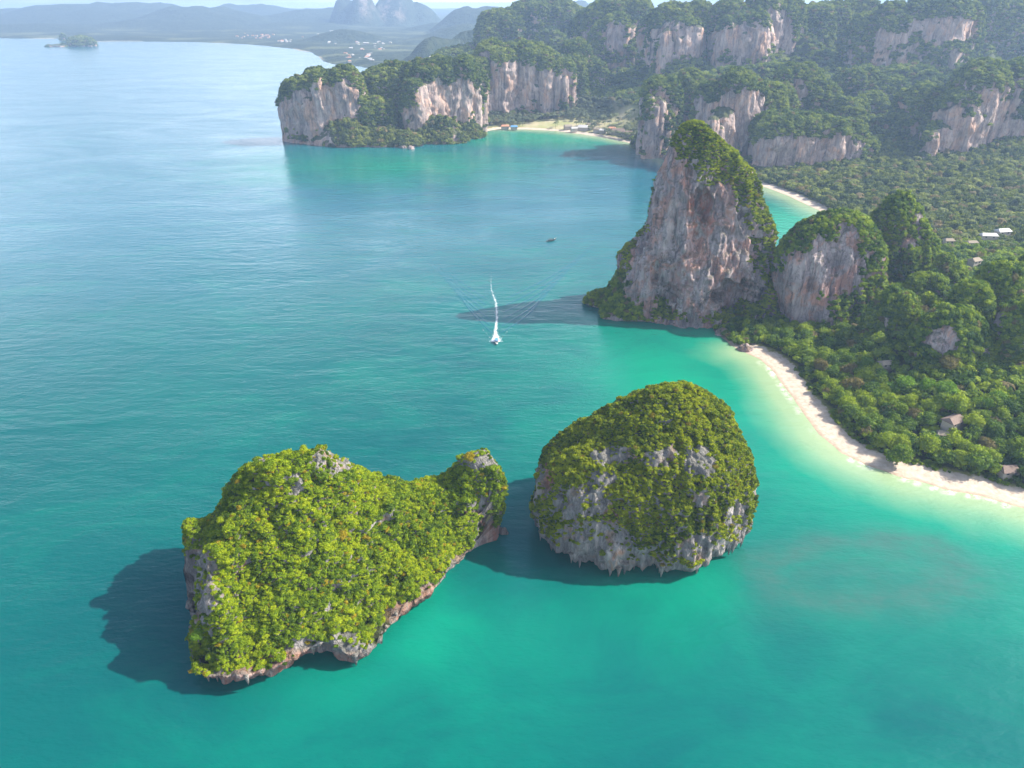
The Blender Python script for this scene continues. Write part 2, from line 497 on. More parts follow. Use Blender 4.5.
# sand shelf off the near beach, two back beaches, the tower's green reflection painted beside it
lee = np.array(G(670, 380)); tower_refl_r = np.hypot((P[:, 0] - lee[0]) / 70.0, (P[:, 1] - lee[1]) / 95.0)
dd = np.maximum(-sd, 0)
width = 12 + 22 * sstep(P[:, 1], 480, 330) * 1.0
shallow = np.exp(-np.maximum(sdb + 6 * wob, 0) / (20 + 8 * wob))
near_beach2 = np.exp(-np.maximum(dd - 4 + 6 * wob, 0) / 26.0) * (P[:, 1] > 820) * sstep(P[:, 0], -90, 10)
shallow = np.maximum(shallow, 0.75 * near_beach2)
mid = np.maximum(0.8 * np.exp(-(tower_refl_r / 1.0) ** 2), np.exp(-np.maximum(sdb, 0) / 95.0))
b2 = np.array(G(800, 225)); mid = np.maximum(mid, np.exp(-((np.hypot(P[:, 0] - b2[0], P[:, 1] - b2[1])) / 110) ** 2))
b3 = np.array(G(560, 137)); mid = np.maximum(mid, 0.95 * np.exp(-(np.hypot((P[:, 0] - b3[0]) / 260, (P[:, 1] - b3[1]) / 110)) ** 2))
b4 = np.array(G(400, 165)); mid = np.maximum(mid, 0.5 * np.exp(-(np.hypot((P[:, 0] - b4[0]) / 260, (P[:, 1] - b4[1]) / 150)) ** 2))  # green reflection of the headland cliffs, painted into the water colour
for (bx, by, br, bw) in ((430, 620, 40, 0.55), (470, 650, 70, 0.3), (690, 590, 55, 0.45), (370, 690, 60, 0.3), (860, 640, 120, 0.15)):  # greener patches, mostly reflections of the islets painted into the water
    q = np.array(G(bx, by)); mid = np.maximum(mid, bw * np.exp(-((np.hypot(P[:, 0] - q[0], P[:, 1] - q[1]) / br) ** 2)) * (1 + 0.5 * wob))

def water_material():
    m, nt, out = new_mat('sea water')
    L = nt.links
    big = noise(nt, 0.006, 4, 0.6)
    med = noise(nt, 0.03, 4, 0.6, stretch=(1, 0.5, 1))
    deep = mixc(nt, ramp(nt, big, [(0.3, 0), (0.7, 1)]), (0.0, 0.064, 0.067), (0.0, 0.090, 0.080))
    deep = mixc(nt, attr(nt, 'offshore'), deep, (0.004, 0.086, 0.125))
    md = math_(nt, 'ADD', attr(nt, 'mid'), math_(nt, 'MULTIPLY', math_(nt, 'SUBTRACT', noise(nt, 0.012, 6, 0.7, stretch=(1, 1.7, 1), dist=0.8), 0.45), 0.75))
    col = mixc(nt, ramp(nt, md, [(0.05, 0), (0.9, 1)]), deep, (0.0, 0.20, 0.115))  # green for middling depths and for the painted reflections
    sh = math_(nt, 'ADD', attr(nt, 'shallow'), math_(nt, 'MULTIPLY', math_(nt, 'SUBTRACT', med, 0.5), 0.2))
    col = mixc(nt, ramp(nt, sh, [(0.12, 0), (0.55, 0.75), (0.95, 1.0)]), col, (0.26, 0.33, 0.18))
    rf = math_(nt, 'MULTIPLY', attr(nt, 'reef'), ramp(nt, noise(nt, 0.06, 6, 0.8, stretch=(1, 1.6, 1)), [(0.30, 0.3), (0.58, 1)]))
    col = mixc(nt, math_(nt, 'MULTIPLY', rf, 0.8), col, (0.036, 0.098, 0.082))
    fm = math_(nt, 'MULTIPLY', attr(nt, 'surf'), ramp(nt, noise(nt, 0.25, 4, 0.7), [(0.4, 0), (0.55, 1)]))
    col = mixc(nt, fm, col, (0.75, 0.75, 0.72))
    b = nt.nodes.new('ShaderNodeBsdfPrincipled')
    L.new(col, b.inputs['Base Color'])
    L.new(ramp(nt, noise(nt, 0.0045, 4, 0.65, stretch=(1, 2.2, 1), dist=1.2), [(0.35, 0.09), (0.65, 0.19)]), b.inputs['Roughness'])
    b.inputs['IOR'].default_value = 1.333
    b.inputs['Specular Tint'].default_value = (0.35, 0.82, 1.0, 1)
    L.new(col, b.inputs['Base Color'])
    w1 = noise(nt, 0.10, 3, 0.55, stretch=(0.55, 1.3, 1))
    w2 = noise(nt, 0.45, 3, 0.6, stretch=(0.6, 1.2, 1))
    w3 = noise(nt, 0.018, 3, 0.5, stretch=(0.5, 1.2, 1), dist=0.5)
    wind = ramp(nt, noise(nt, 0.0045, 4, 0.65, stretch=(1, 2.2, 1), dist=1.2), [(0.35, 0.35), (0.65, 1.3)])
    h = math_(nt, 'ADD', math_(nt, 'MULTIPLY', w1, 1.1), math_(nt, 'MULTIPLY', w2, math_(nt, 'MULTIPLY', wind, 0.5)))
    h = math_(nt, 'ADD', h, math_(nt, 'MULTIPLY', w3, 2.0))
    bp = nt.nodes.new('ShaderNodeBump')
    bp.inputs['Strength'].default_value = 1.0
    bp.inputs['Distance'].default_value = 0.6
    L.new(h, bp.inputs['Height'])
    L.new(bp.outputs[0], b.inputs['Normal'])
    L.new(b.outputs[0], out.inputs[0])
    return m
M['water'] = water_material()
surf = 0.8 * sstep(fbm(p3 / 11.0, 3, 6), -0.1, 0.35) * np.exp(-((sdb - 1.2 + 2.5 * wob) / 1.5) ** 2) * (sdb > -6) * (P[:, 0] < 420)
sea = obj('sea_water', mesh_np('sea_water', p3, Fc, M['water'], True, dict(offshore=sstep(P[:, 1] - 0.35 * P[:, 0] + 60 * wob, 420, 1150) * (1 - mid), mid=mid, shallow=shallow, reef=reef, surf=surf)))
tag(sea, kind='structure')

# land ------------------------------------------------------------------------------------------
def ground_material():
    m, nt, out = new_mat('ground')
    L = nt.links
    s = attr(nt, 'sd')
    g = attr(nt, 'grass')
    nz = noise(nt, 0.12, 4, 0.65)
    sand = mixc(nt, ramp(nt, noise(nt, 0.3, 4, 0.6), [(0.3, 0), (0.7, 1)]), (0.36, 0.285, 0.215), (0.52, 0.435, 0.35))
    wet = ramp(nt, math_(nt, 'MULTIPLY', s, 0.1), [(0.0, (0.72, 0.66, 0.58)), (0.35, (1, 1, 1))])
    sand = mixc(nt, 1.0, sand, wet, 'MULTIPLY')
    floor_ = mixc(nt, ramp(nt, noise(nt, 0.05, 4, 0.6), [(0.35, 0), (0.65, 1)]), (0.030, 0.040, 0.016), (0.075, 0.085, 0.035))
    lawn = mixc(nt, ramp(nt, noise(nt, 0.02, 4, 0.7), [(0.35, 0), (0.6, 1)]), (0.20, 0.22, 0.07), (0.38, 0.33, 0.20))
    floor_ = mixc(nt, g, floor_, lawn)
    sand = mixc(nt, attr(nt, 'beach'), (0.13, 0.11, 0.085), sand)
    e = math_(nt, 'ADD', math_(nt, 'MULTIPLY', s, 0.02), math_(nt, 'MULTIPLY', math_(nt, 'SUBTRACT', nz, 0.5), 0.3))
    fr = ramp(nt, e, [(0.38, 0), (0.44, 1)])
    mid_ = ramp(nt, e, [(0.33, 0), (0.37, 1)])
    col = mixc(nt, mid_, sand, (0.20, 0.19, 0.05))
    col = mixc(nt, fr, col, floor_)
    b = nt.nodes.new('ShaderNodeBsdfPrincipled')
    b.inputs['Roughness'].default_value = 0.95
    b.inputs['Specular IOR Level'].default_value = 0.1
    L.new(col, b.inputs['Base Color'])
    bp = nt.nodes.new('ShaderNodeBump'); bp.inputs['Distance'].default_value = 0.6; bp.inputs['Strength'].default_value = 0.6
    L.new(noise(nt, 0.4, 4, 0.6), bp.inputs['Height']); L.new(bp.outputs[0], b.inputs['Normal'])
    L.new(b.outputs[0], out.inputs[0])
    return m
M['ground'] = ground_material()
xs = lines([(-640, 100, 10, 8), (100, 560, 3, 3), (560, 2900, 6, 45)])
ys = lines([(250, 640, 3, 3), (640, 1700, 5, 9), (1700, 2900, 10, 30)])
P, Fc = sheet(xs, ys)
sd = sdf(P, SH)
pw = sd + 1.5 * fbm(np.column_stack([P, 0 * sd]) / 14.0, 2)
z = land_z(P, pw)
lawn_c = G(570, 127)
lawn = np.exp(-(np.hypot((P[:, 0] - lawn_c[0] - 10) / 190.0, (P[:, 1] - lawn_c[1]) / 90.0)) ** 4)
keep = (sd > -45)
kf = keep[Fc].any(axis=1)
used = np.zeros(len(P), dtype=bool); used[Fc[kf].ravel()] = True
remap = np.cumsum(used) - 1
# the strip of sand: 18 m wide on beaches; elsewhere the wood comes down to the rocks
edge = np.ones(len(P))
beach = np.zeros(len(P))
for seg in (shore_near[1:15], [(838, 220), (822, 212), (805, 204), (788, 196), (770, 189), (755, 184), (735, 178)], [(628, 142), (600, 137), (580, 134), (555, 131), (528, 129.5), (500, 129), (490, 130)]):
    q = poly(seg)
    for k in range(len(q) - 1):
        for t in np.linspace(0, 1, 6):
            c_ = q[k] * (1 - t) + q[k + 1] * t
            beach = np.maximum(beach, 1 - sstep(np.hypot(P[:, 0] - c_[0], P[:, 1] - c_[1]), 26, 36))
V = np.column_stack([P, z])
land = obj('ground', mesh_np('ground', V[used], remap[Fc[kf]], M['ground'], True, dict(sd=pw[used], grass=lawn[used], beach=beach[used])))
tag(land, kind='structure')

# far land and hills ------------------------------------------------------------------------------
def far_material():
    m, nt, out = new_mat('far land')
    L = nt.links
    a = noise(nt, 0.022, 6, 0.9)
    c = mixc(nt, ramp(nt, a, [(0.35, 0), (0.65, 1)]), (0.010, 0.022, 0.016), (0.060, 0.075, 0.045))
    sl = nt.nodes.new('ShaderNodeSeparateXYZ'); geo = nt.nodes.new('ShaderNodeNewGeometry'); L.new(geo.outputs['Position'], sl.inputs[0])
    open_ = math_(nt, 'MULTIPLY', ramp(nt, noise(nt, 0.0022, 4, 0.6, stretch=(1, 2.2, 1)), [(0.52, 0), (0.60, 0.9)]), ramp(nt, math_(nt, 'MULTIPLY', sl.outputs[2], 0.01), [(0.15, 1), (0.35, 0)]))
    c = mixc(nt, math_(nt, 'MULTIPLY', open_, 0.55), c, (0.17, 0.18, 0.09))
    s = attr(nt, 'sd')
    c = mixc(nt, math_(nt, 'MULTIPLY', ramp(nt, math_(nt, 'MULTIPLY', s, 0.01), [(0.06, 1), (0.14, 0)]), ramp(nt, noise(nt, 0.0022, 2, 0.5), [(0.5, 0), (0.56, 0.8)])), c, (0.40, 0.34, 0.25))
    c = mixc(nt, math_(nt, 'MULTIPLY', attr(nt, 'cliff'), ramp(nt, noise(nt, 0.012, 3, 0.6), [(0.45, 0), (0.6, 0.8)])), c, (0.40, 0.30, 0.24))
    b = nt.nodes.new('ShaderNodeBsdfPrincipled'); b.inputs['Roughness'].default_value = 1.0; b.inputs['Specular IOR Level'].default_value = 0.05
    L.new(c, b.inputs['Base Color'])
    bp = nt.nodes.new('ShaderNodeBump'); bp.inputs['Distance'].default_value = 18; bp.inputs['Strength'].default_value = 1
    L.new(noise(nt, 0.04, 4, 0.7), bp.inputs['Height']); L.new(bp.outputs[0], b.inputs['Normal'])
    L.new(b.outputs[0], out.inputs[0])
    return m
M['far'] = far_material()
xs = lines([(-9000, -3600, 300, 60), (-3600, 2000, 32, 32), (2000, 9000, 60, 300)])
ys = lines([(2500, 6000, 26, 45), (6000, 16000, 60, 260)])
P, Fc = sheet(xs, ys)
sd = sdf(P, FS)
p3 = np.column_stack([P, np.zeros(len(P))])
z = 6 + 14 * (fbm(p3 / 500.0, 3) + 0.3) + 7 * np.abs(fbm(p3 / 60.0, 2, 5))
def bump_at(px, py, Y, sx, sy, p=2.0, base=0.0):
    X, YY, zt = at_depth(px, py, Y)
    r = ((P[:, 0] - X) / sx) ** 2 + ((P[:, 1] - Y) / sy) ** 2
    return np.maximum(zt - base, 5) * np.exp(-r ** (p / 2))
hills = [(-60, 14, 8500, 900, 900, 2), (20, 10, 8000, 700, 800, 2), (70, 5, 7600, 700, 700, 2), (130, 2, 7800, 700, 900, 2), (200, 8, 7000, 600, 700, 2), (250, 4, 9000, 700, 900, 2),
         (320, 10, 7600, 700, 700, 2), (40, 24, 6200, 700, 300, 2), (160, 20, 6400, 700, 350, 2), (300, 22, 6600, 500, 300, 2),
         (345, 30, 4700, 230, 120, 2), (345, -3, 7000, 130, 150, 4), (362, -7, 6900, 130, 150, 5), (392, -9, 7100, 190, 160, 5), (420, 4, 7200, 170, 150, 4),
         (440, 22, 6000, 260, 200, 2), (480, 6, 5600, 300, 250, 3), (470, 20, 4800, 260, 260, 2), (540, 6, 6800, 400, 300, 2),
         (410, 60, 2980, 90, 130, 2), (440, 40, 3050, 120, 150, 3), (475, 26, 3100, 130, 170, 3), (505, 20, 3150, 120, 170, 3), (550, 22, 3200, 200, 200, 3), (580, 2, 6800, 120, 100, 4), (560, 0, 6900, 150, 100, 4), (700, 10, 3600, 500, 300, 2), (900, 12, 3600, 500, 300, 2), (335, 52, 3900, 70, 60, 3), (322, 54, 3800, 50, 60, 3)]
zz = z.copy()
for hh in hills: 
    zz = np.maximum(zz, bump_at(*hh) * (1 + 0.4 * fbm(p3 / 260.0, 5, 8)))
z = zz + 3 * np.abs(fbm(p3 / 35.0, 2, 4))
sdn = sd + 25 * fbm(p3 / 150.0, 3, 1)
z = np.where(sdn < 0, np.maximum(sdn * 0.1, -8), z * sstep(sdn, 0, 90) + np.minimum(sdn * 0.05, 1.5))
# bare faces on the two steep far rocks
cl = np.zeros(len(P))
for (px, py, Y, w, hgt) in ((364, 6, 6830, 70, 60), (392, 5, 7000, 110, 60)):
    X, _, zc_ = at_depth(px, py, Y)
    cl = np.maximum(cl, np.exp(-((P[:, 0] - X) / w) ** 4 - ((P[:, 1] - (Y - 60)) / 110) ** 4) * (z > 80) * sstep(fbm(p3 / 70.0, 2, 2), -0.2, 0.3))
keep = sdn > -120
kf = keep[Fc].any(axis=1) & ~((P[Fc][:, :, 1].max(axis=1) < 2780) & (P[Fc][:, :, 0].min(axis=1) > -150))
used = np.zeros(len(P), dtype=bool); used[Fc[kf].ravel()] = True
remap = np.cumsum(used) - 1
fl = obj('hills', mesh_np('hills', np.column_stack([P, z])[used], remap[Fc[kf]], M['far'], True, dict(sd=sdn[used], cliff=cl[used])))
tag(fl, kind='structure')

# ------------------------------------------------------------------ foliage prototypes
def ico(sub):
    import bmesh
    bm = bmesh.new()
    bmesh.ops.create_icosphere(bm, subdivisions=sub, radius=1)
    V = np.array([v.co[:] for v in bm.verts]); Fs = np.array([[v.index for v in f.verts] for f in bm.faces])
    bm.free()
    return V, Fs
ICO2, ICO3 = ico(2), ico(3)

def crown_mesh(name, mat, seed, leaves=420, leaf=0.15, flat=0.75, lobes=9, core=True):
    """a crown of unit radius: lumps of small leaf sprays round an uneven heart; sits on z=0..1.4"""
    r = np.random.default_rng(seed)
    C = r.normal(size=(lobes, 3)); C /= np.linalg.norm(C, axis=1)[:, None]
    C = C * r.uniform(0.35, 0.72, (lobes, 1)); C[:, 2] = np.abs(C[:, 2]) * 0.9 + 0.1
    R = r.uniform(0.28, 0.48, lobes)
    k = r.integers(0, lobes, leaves)
    d = r.normal(size=(leaves, 3)); d /= np.linalg.norm(d, axis=1)[:, None]
    d[:, 2] = np.where(r.random(leaves) < 0.75, np.abs(d[:, 2]), d[:, 2])
    c = C[k] + d * R[k][:, None] * r.uniform(0.78, 1.34, (leaves, 1))
    c[:, 2] = c[:, 2] * flat
    n = d + r.normal(size=(leaves, 3)) * 0.55; n /= np.linalg.norm(n, axis=1)[:, None]
    a = np.cross(n, r.normal(size=(leaves, 3))); a /= np.linalg.norm(a, axis=1)[:, None]
    b_ = np.cross(n, a)
    s = (leaf * r.uniform(0.6, 1.35, leaves))[:, None]
    q = s * r.uniform(0.55, 0.9, (leaves, 1))
    V = np.stack([c - a * s, c - b_ * q + n * 0.15 * s, c + a * s, c + b_ * q + n * 0.15 * s], axis=1).reshape(-1, 3)
    i = np.arange(leaves) * 4
    Fq = np.vstack([np.column_stack([i, i + 1, i + 2]), np.column_stack([i, i + 2, i + 3])])
    # tint varies by leaf and lump; inner shade is painted darker into the cores
    tl = r.uniform(-1, 1, lobes)
    tint = np.repeat(0.6 * tl[k] + 0.5 * r.uniform(-1, 1, leaves), 4)
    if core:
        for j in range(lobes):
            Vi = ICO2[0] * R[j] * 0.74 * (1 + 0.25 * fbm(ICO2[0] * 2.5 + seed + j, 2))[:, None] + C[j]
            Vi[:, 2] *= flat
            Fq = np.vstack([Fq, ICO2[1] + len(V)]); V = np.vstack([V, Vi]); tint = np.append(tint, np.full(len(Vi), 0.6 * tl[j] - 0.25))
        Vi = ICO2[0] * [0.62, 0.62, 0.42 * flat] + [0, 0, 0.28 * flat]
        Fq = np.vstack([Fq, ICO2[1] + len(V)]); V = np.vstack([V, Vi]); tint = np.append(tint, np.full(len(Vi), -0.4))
    return mesh_np(name, V, Fq, mat, False, dict(tint=tint))

def palm_mesh(name, mat, seed):
    r = np.random.default_rng(seed)
    V, Fs = [], []
    for k in range(13):
        t = 2 * math.pi * k / 13 + r.uniform(-0.2, 0.2); up = r.uniform(0.1, 0.9)
        n0 = len(V)
        for j in range(5):
            s = j / 4.0
            rr = s * 1.0; zz_ = 0.75 + up * 0.5 * math.sin(s * 2.4) - 0.55 * s * s
            w = 0.17 * math.sin(math.pi * (0.12 + 0.8 * s))
            ct, st = math.cos(t), math.sin(t)
            V.append((ct * rr - st * w, st * rr + ct * w, zz_ - w * 0.5)); V.append((ct * rr, st * rr, zz_)); V.append((ct * rr + st * w, st * rr - ct * w, zz_ - w * 0.5))
        for j in range(4):
            a = n0 + j * 3
            Fs += [(a, a + 1, a + 4, a + 3), (a + 1, a + 2, a + 5, a + 4)]
    for k in range(4):
        t = 2 * math.pi * k / 4; V.append((0.05 * math.cos(t), 0.05 * math.sin(t), -1.0)); V.append((0.04 * math.cos(t), 0.04 * math.sin(t), 0.8))
    n0 = len(V) - 8
    for k in range(4):
        a, b_ = n0 + 2 * k, n0 + 2 * ((k + 1) % 4); Fs.append((a, b_, b_ + 1, a + 1))
    return mesh_np(name, V, Fs, mat, False, dict(tint=r.uniform(-1, 1, len(V))))

def proto_set(key, mat, n=4, **kw):
    c = bpy.data.collections.new('prototypes ' + key)          # never linked to the scene
    for i in range(n):
        me = crown_mesh('foliage', mat, 100 + i + sum(map(ord, key)), **kw)
        o = bpy.data.objects.new('foliage', me)
        c.objects.link(o)
    return c
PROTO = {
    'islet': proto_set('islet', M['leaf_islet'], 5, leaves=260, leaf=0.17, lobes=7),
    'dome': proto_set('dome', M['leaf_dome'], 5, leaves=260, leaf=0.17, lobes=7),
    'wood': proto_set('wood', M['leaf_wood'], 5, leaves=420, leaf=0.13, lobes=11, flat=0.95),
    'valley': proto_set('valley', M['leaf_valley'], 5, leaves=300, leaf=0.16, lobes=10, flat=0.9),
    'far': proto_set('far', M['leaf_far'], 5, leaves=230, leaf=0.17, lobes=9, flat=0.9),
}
for key_, mk_ in (('wood', 'leaf_wood'), ('valley', 'leaf_valley')):
    PROTO[key_].objects.link(bpy.data.objects.new('foliage', palm_mesh('foliage', M[mk_], 9)))
    PROTO[key_].objects.link(bpy.data.objects.new('foliage', crown_mesh('foliage', M[mk_], 77, leaves=300, leaf=0.15, lobes=5, flat=1.3)))
pc = bpy.data.collections.new('prototypes palm')
for i in range(3): pc.objects.link(bpy.data.objects.new('foliage', palm_mesh('foliage', M['leaf_palm'], i)))
PROTO['palm'] = pc

def scatter_group(coll):
    ng = bpy.data.node_groups.new('scatter ' + coll.name, 'GeometryNodeTree')
    ng.interface.new_socket('Geometry', in_out='INPUT', socket_type='NodeSocketGeometry')
    ng.interface.new_socket('Geometry', in_out='OUTPUT', socket_type='NodeSocketGeometry')
    n = ng.nodes; L = ng.links
    gi, go = n.new('NodeGroupInput'), n.new('NodeGroupOutput')
    ip = n.new('GeometryNodeInstanceOnPoints')
    ci = n.new('GeometryNodeCollectionInfo'); ci.inputs['Collection'].default_value = coll
    ci.inputs['Separate Children'].default_value = True; ci.inputs['Reset Children'].default_value = True
    def named(name, typ):
        a = n.new('GeometryNodeInputNamedAttribute'); a.data_type = typ; a.inputs['Name'].default_value = name
        return a.outputs['Attribute']
    L.new(gi.outputs[0], ip.inputs['Points']); L.new(ci.outputs[0], ip.inputs['Instance'])
    ip.inputs['Pick Instance'].default_value = True
    L.new(named('pick', 'INT'), ip.inputs['Instance Index'])
    er = n.new('FunctionNodeEulerToRotation'); L.new(named('rot', 'FLOAT_VECTOR'), er.inputs[0])
    L.new(er.outputs[0], ip.inputs['Rotation']); L.new(named('scl', 'FLOAT_VECTOR'), ip.inputs['Scale'])
    L.new(ip.outputs[0], go.inputs[0])
    return ng
NG = {}

def scatter(name, proto, P, size, tilt=None, parent=None, label=None):
    """an uncountable growth of plants at the points P (n,3), one object"""
    P = np.asarray(P)
    if len(P) == 0: return None
    me = bpy.data.meshes.new(name)
    me.vertices.add(len(P)); me.vertices.foreach_set('co', P.astype(np.float32).ravel())
    n = len(P)
    a = me.attributes.new('pick', 'INT', 'POINT'); a.data.foreach_set('value', rng.integers(0, len(PROTO[proto].objects), n).astype(np.int32))
    rot = np.zeros((n, 3), dtype=np.float32); rot[:, 2] = rng.uniform(0, 6.28, n)
    rot[:, 0] = rng.normal(0, 0.12, n); rot[:, 1] = rng.normal(0, 0.12, n)
    a = me.attributes.new('rot', 'FLOAT_VECTOR', 'POINT'); a.data.foreach_set('vector', rot.ravel())
    s = np.asarray(size)[:, None] * np.column_stack([rng.uniform(0.85, 1.15, n), rng.uniform(0.85, 1.15, n), rng.uniform(0.75, 1.15, n)])
    a = me.attributes.new('scl', 'FLOAT_VECTOR', 'POINT'); a.data.foreach_set('vector', s.astype(np.float32).ravel())
    o = obj(name, me, parent)
    if proto not in NG: NG[proto] = scatter_group(PROTO[proto])
    md = o.modifiers.new('growth', 'NODES'); md.node_group = NG[proto]
    o['kind'] = 'stuff'
    if label: o['label'] = label
    return o

# ------------------------------------------------------------------ rock bodies
class Rock:
    """a closed rock body given by rings (z, cx, cy, rx, ry); its wall is folded, fluted and undercut"""
    def __init__(s, rings, nt=160, nz=120, sq=2.4, seed=0, big=6, flute=2.2, fine=0.8, lat=0.10, kb=28.0, kf=7.0, kz=0.25, ks=2.2, topfade=0.0):
        R = np.array(sorted(rings, key=lambda q: q[0]), dtype=float)
        s.R = R
        zs0 = R[:, 0]
        # arc length like parameter so the flat top gets rows too
        t = np.concatenate([[0], np.cumsum(np.hypot(np.diff(zs0), np.diff(R[:, 3])))]); t /= t[-1]
        tt = np.linspace(0, 1, nz)
        def I(c): return pchip(t, R[:, c], tt)
        Z, CX, CY, RX, RY = [I(c) for c in range(5)]
        th = np.linspace(0, 2 * math.pi, nt, endpoint=False)
        c, sn = np.cos(th), np.sin(th)
        rad = (np.abs(c) ** sq + np.abs(sn) ** sq) ** (-1 / sq)
        pr = np.column_stack([c, sn, np.zeros(nt)])
        rad = rad * (1 + lat * fbm(pr * 1.6 + seed * 3.7, 3))
        X = CX[:, None] + RX[:, None] * rad * c; Y = CY[:, None] + RY[:, None] * rad * sn
        Zg = np.repeat(Z[:, None], nt, 1)
        V = np.stack([X, Y, Zg], axis=2)
        n = s.norms(V)
        p = V.reshape(-1, 3)
        d = big * fbm(p / [kb, kb, kb * 1.5], 3, seed)
        ds = flute * (1 - 2 * np.abs(fbm(p * [1 / kf, 1 / kf, kz / kf], 3, seed + 1)))
        ds = ds + fine * fbm(p / [ks, ks, ks * 1.4], 2, seed + 2)
        d = (d + ds).reshape(nz, nt)
        fade = 1 - topfade * sstep(tt, 0.55, 0.9); fade[-1] *= 0.6
        V = V + n * d[:, :, None] * fade[:, None, None]
        V[-1] = V[-1].mean(axis=0)
        V[0, :, 2] = zs0[0]
        s.V, s.nz, s.nt = V, nz, nt
        s.N = s.norms(V)
    @staticmethod
    def norms(V):
        du = np.roll(V, -1, axis=1) - np.roll(V, 1, axis=1)
        dv = np.gradient(V, axis=0)
        n = np.cross(du, dv)
        l = np.linalg.norm(n, axis=2, keepdims=True)
        n = n / np.maximum(l, 1e-6)
        n[-1] = (0, 0, 1)
        return n
    def faces(s):
        i = (np.arange(s.nz - 1)[:, None] * s.nt + np.arange(s.nt)[None, :]).ravel()
        j = (np.arange(s.nz - 1)[:, None] * s.nt + (np.arange(s.nt)[None, :] + 1) % s.nt).ravel()
        return np.column_stack([i, j, j + s.nt, i + s.nt])
    def sample(s, n):
        """random points on the surface with normals"""
        V = s.V
        A = np.linalg.norm(np.cross(V[:-1, :] - V[1:, :], np.roll(V, -1, 1)[:-1] - V[:-1]), axis=2)
        Pm = A.ravel() / A.sum()
        k = rng.choice(len(Pm), n, p=Pm)
        i, j = k // s.nt, k % s.nt
        u, v = rng.random(n)[:, None], rng.random(n)[:, None]
        j2 = (j + 1) % s.nt
        P_ = (V[i, j] * (1 - u) + V[i, j2] * u) * (1 - v) + (V[i + 1, j] * (1 - u) + V[i + 1, j2] * u) * v
        return P_, s.N[i, j], A.sum()
    def inside(s, P_, k=0.9):
        R = s.R
        z = P_[:, 2]
        cx, cy, rx, ry = [np.interp(z, R[:, 0], R[:, c]) for c in (1, 2, 3, 4)]
        return (((P_[:, 0] - cx) / np.maximum(rx * k, .1)) ** 2 + ((P_[:, 1] - cy) / np.maximum(ry * k, .1)) ** 2 < 1) & (z < R[-1, 0])

def pchip(x, y, xi):
    """monotone cubic interpolation"""
    h = np.diff(x); dl = np.diff(y) / np.maximum(h, 1e-9)
    m = np.zeros(len(x))
    m[0], m[-1] = dl[0], dl[-1]
    for i in range(1, len(x) - 1):
        if dl[i - 1] * dl[i] > 0:
            w1, w2 = 2 * h[i] + h[i - 1], h[i] + 2 * h[i - 1]
            m[i] = (w1 + w2) / (w1 / dl[i - 1] + w2 / dl[i])
    k = np.clip(np.searchsorted(x, xi) - 1, 0, len(x) - 2)
    t = (xi - x[k]) / np.maximum(h[k], 1e-9)
    return ((2 * t ** 3 - 3 * t ** 2 + 1) * y[k] + (t ** 3 - 2 * t ** 2 + t) * h[k] * m[k]
            + (-2 * t ** 3 + 3 * t ** 2) * y[k + 1] + (t ** 3 - t ** 2) * h[k] * m[k + 1])

def body(name, rocks, mat, parent, red=None, soil=None):
    Vs, Fs, n = [], [], 0
    for r in rocks:
        Vs.append(r.V.reshape(-1, 3)); Fs.append(r.faces() + n); n += len(Vs[-1])
    V = np.vstack(Vs)
    at = {}
    if red is not None: at['red'] = red(V)
    if soil is not None:
        Nn = np.vstack([r.N.reshape(-1, 3) for r in rocks])
        at['soil'] = (1 - sstep(spots(V, soil), 0.1, 0.5)) * sstep(Nn[:, 2] + 0.4 * fbm(V / 5.0, 2, 4), 0.15, 0.45) * (V[:, 2] > 4)
    return obj(name, mesh_np(name, V, np.vstack(Fs), mat, True, at or None), parent)

def rows(Yc, rws, ratio=0.8, dy=0.0, under=0.0):
    """rings from a silhouette: rows (picture y, left x, right x) of a rock standing at distance Yc"""
    out_ = []
    for r in rws:
        py, xl, xr = r[:3]
        rt = r[3] if len(r) > 3 else ratio
        x0, _, z = at_depth(xl, py, Yc); x1, _, _ = at_depth(xr, py, Yc)
        rx = (x1 - x0) / 2
        out_.append((z, (x0 + x1) / 2, Yc + dy, rx, max(rx * rt, 0.5)))
    out_.sort(key=lambda q: q[0])
    lo = out_[0]
    if under:
        out_ = [(-4, lo[1], lo[2], lo[3] * under, lo[4] * under), (0.5, lo[1], lo[2], lo[3] * under, lo[4] * under), (3, lo[1], lo[2], lo[3] * (under + 1) / 2, lo[4] * (under + 1) / 2)] + [q for q in out_ if q[0] > 4]
    elif lo[0] > -4:
        out_ = [(-4,) + tuple(lo[1:])] + [q for q in out_ if q[0] > -3.5]
    return out_

def spots(P_, lst):
    """how strongly the points lie in the listed elliptical areas (picture x, y, half width, half height)"""
    x, y = project(P_)
    x = x + 5 * fbm(P_ / 9.0, 2, 9); y = y + 5 * fbm(P_ / 9.0, 2, 10)
    r = np.zeros(len(P_))
    for sx, sy, wx, wy in lst:
        r = np.maximum(r, 1 - sstep(((x - sx) / wx) ** 2 + ((y - sy) / wy) ** 2, 0.6, 1.3))
    return r

def facing(P_, Nn, lim=-0.15):
    v = np.array([0, 0, H]) - P_; v /= np.linalg.norm(v, axis=1)[:, None]
    return (v * Nn).sum(1) > lim

def thin(P_, cell):
    """keep about one point for each cell so that plants do not pile up"""
    k = np.floor(P_ / cell).astype(np.int64)
    _, i = np.unique(k[:, 0] * 73856093 ^ k[:, 1] * 19349663 ^ k[:, 2] * 83492791, return_index=True)
    return i

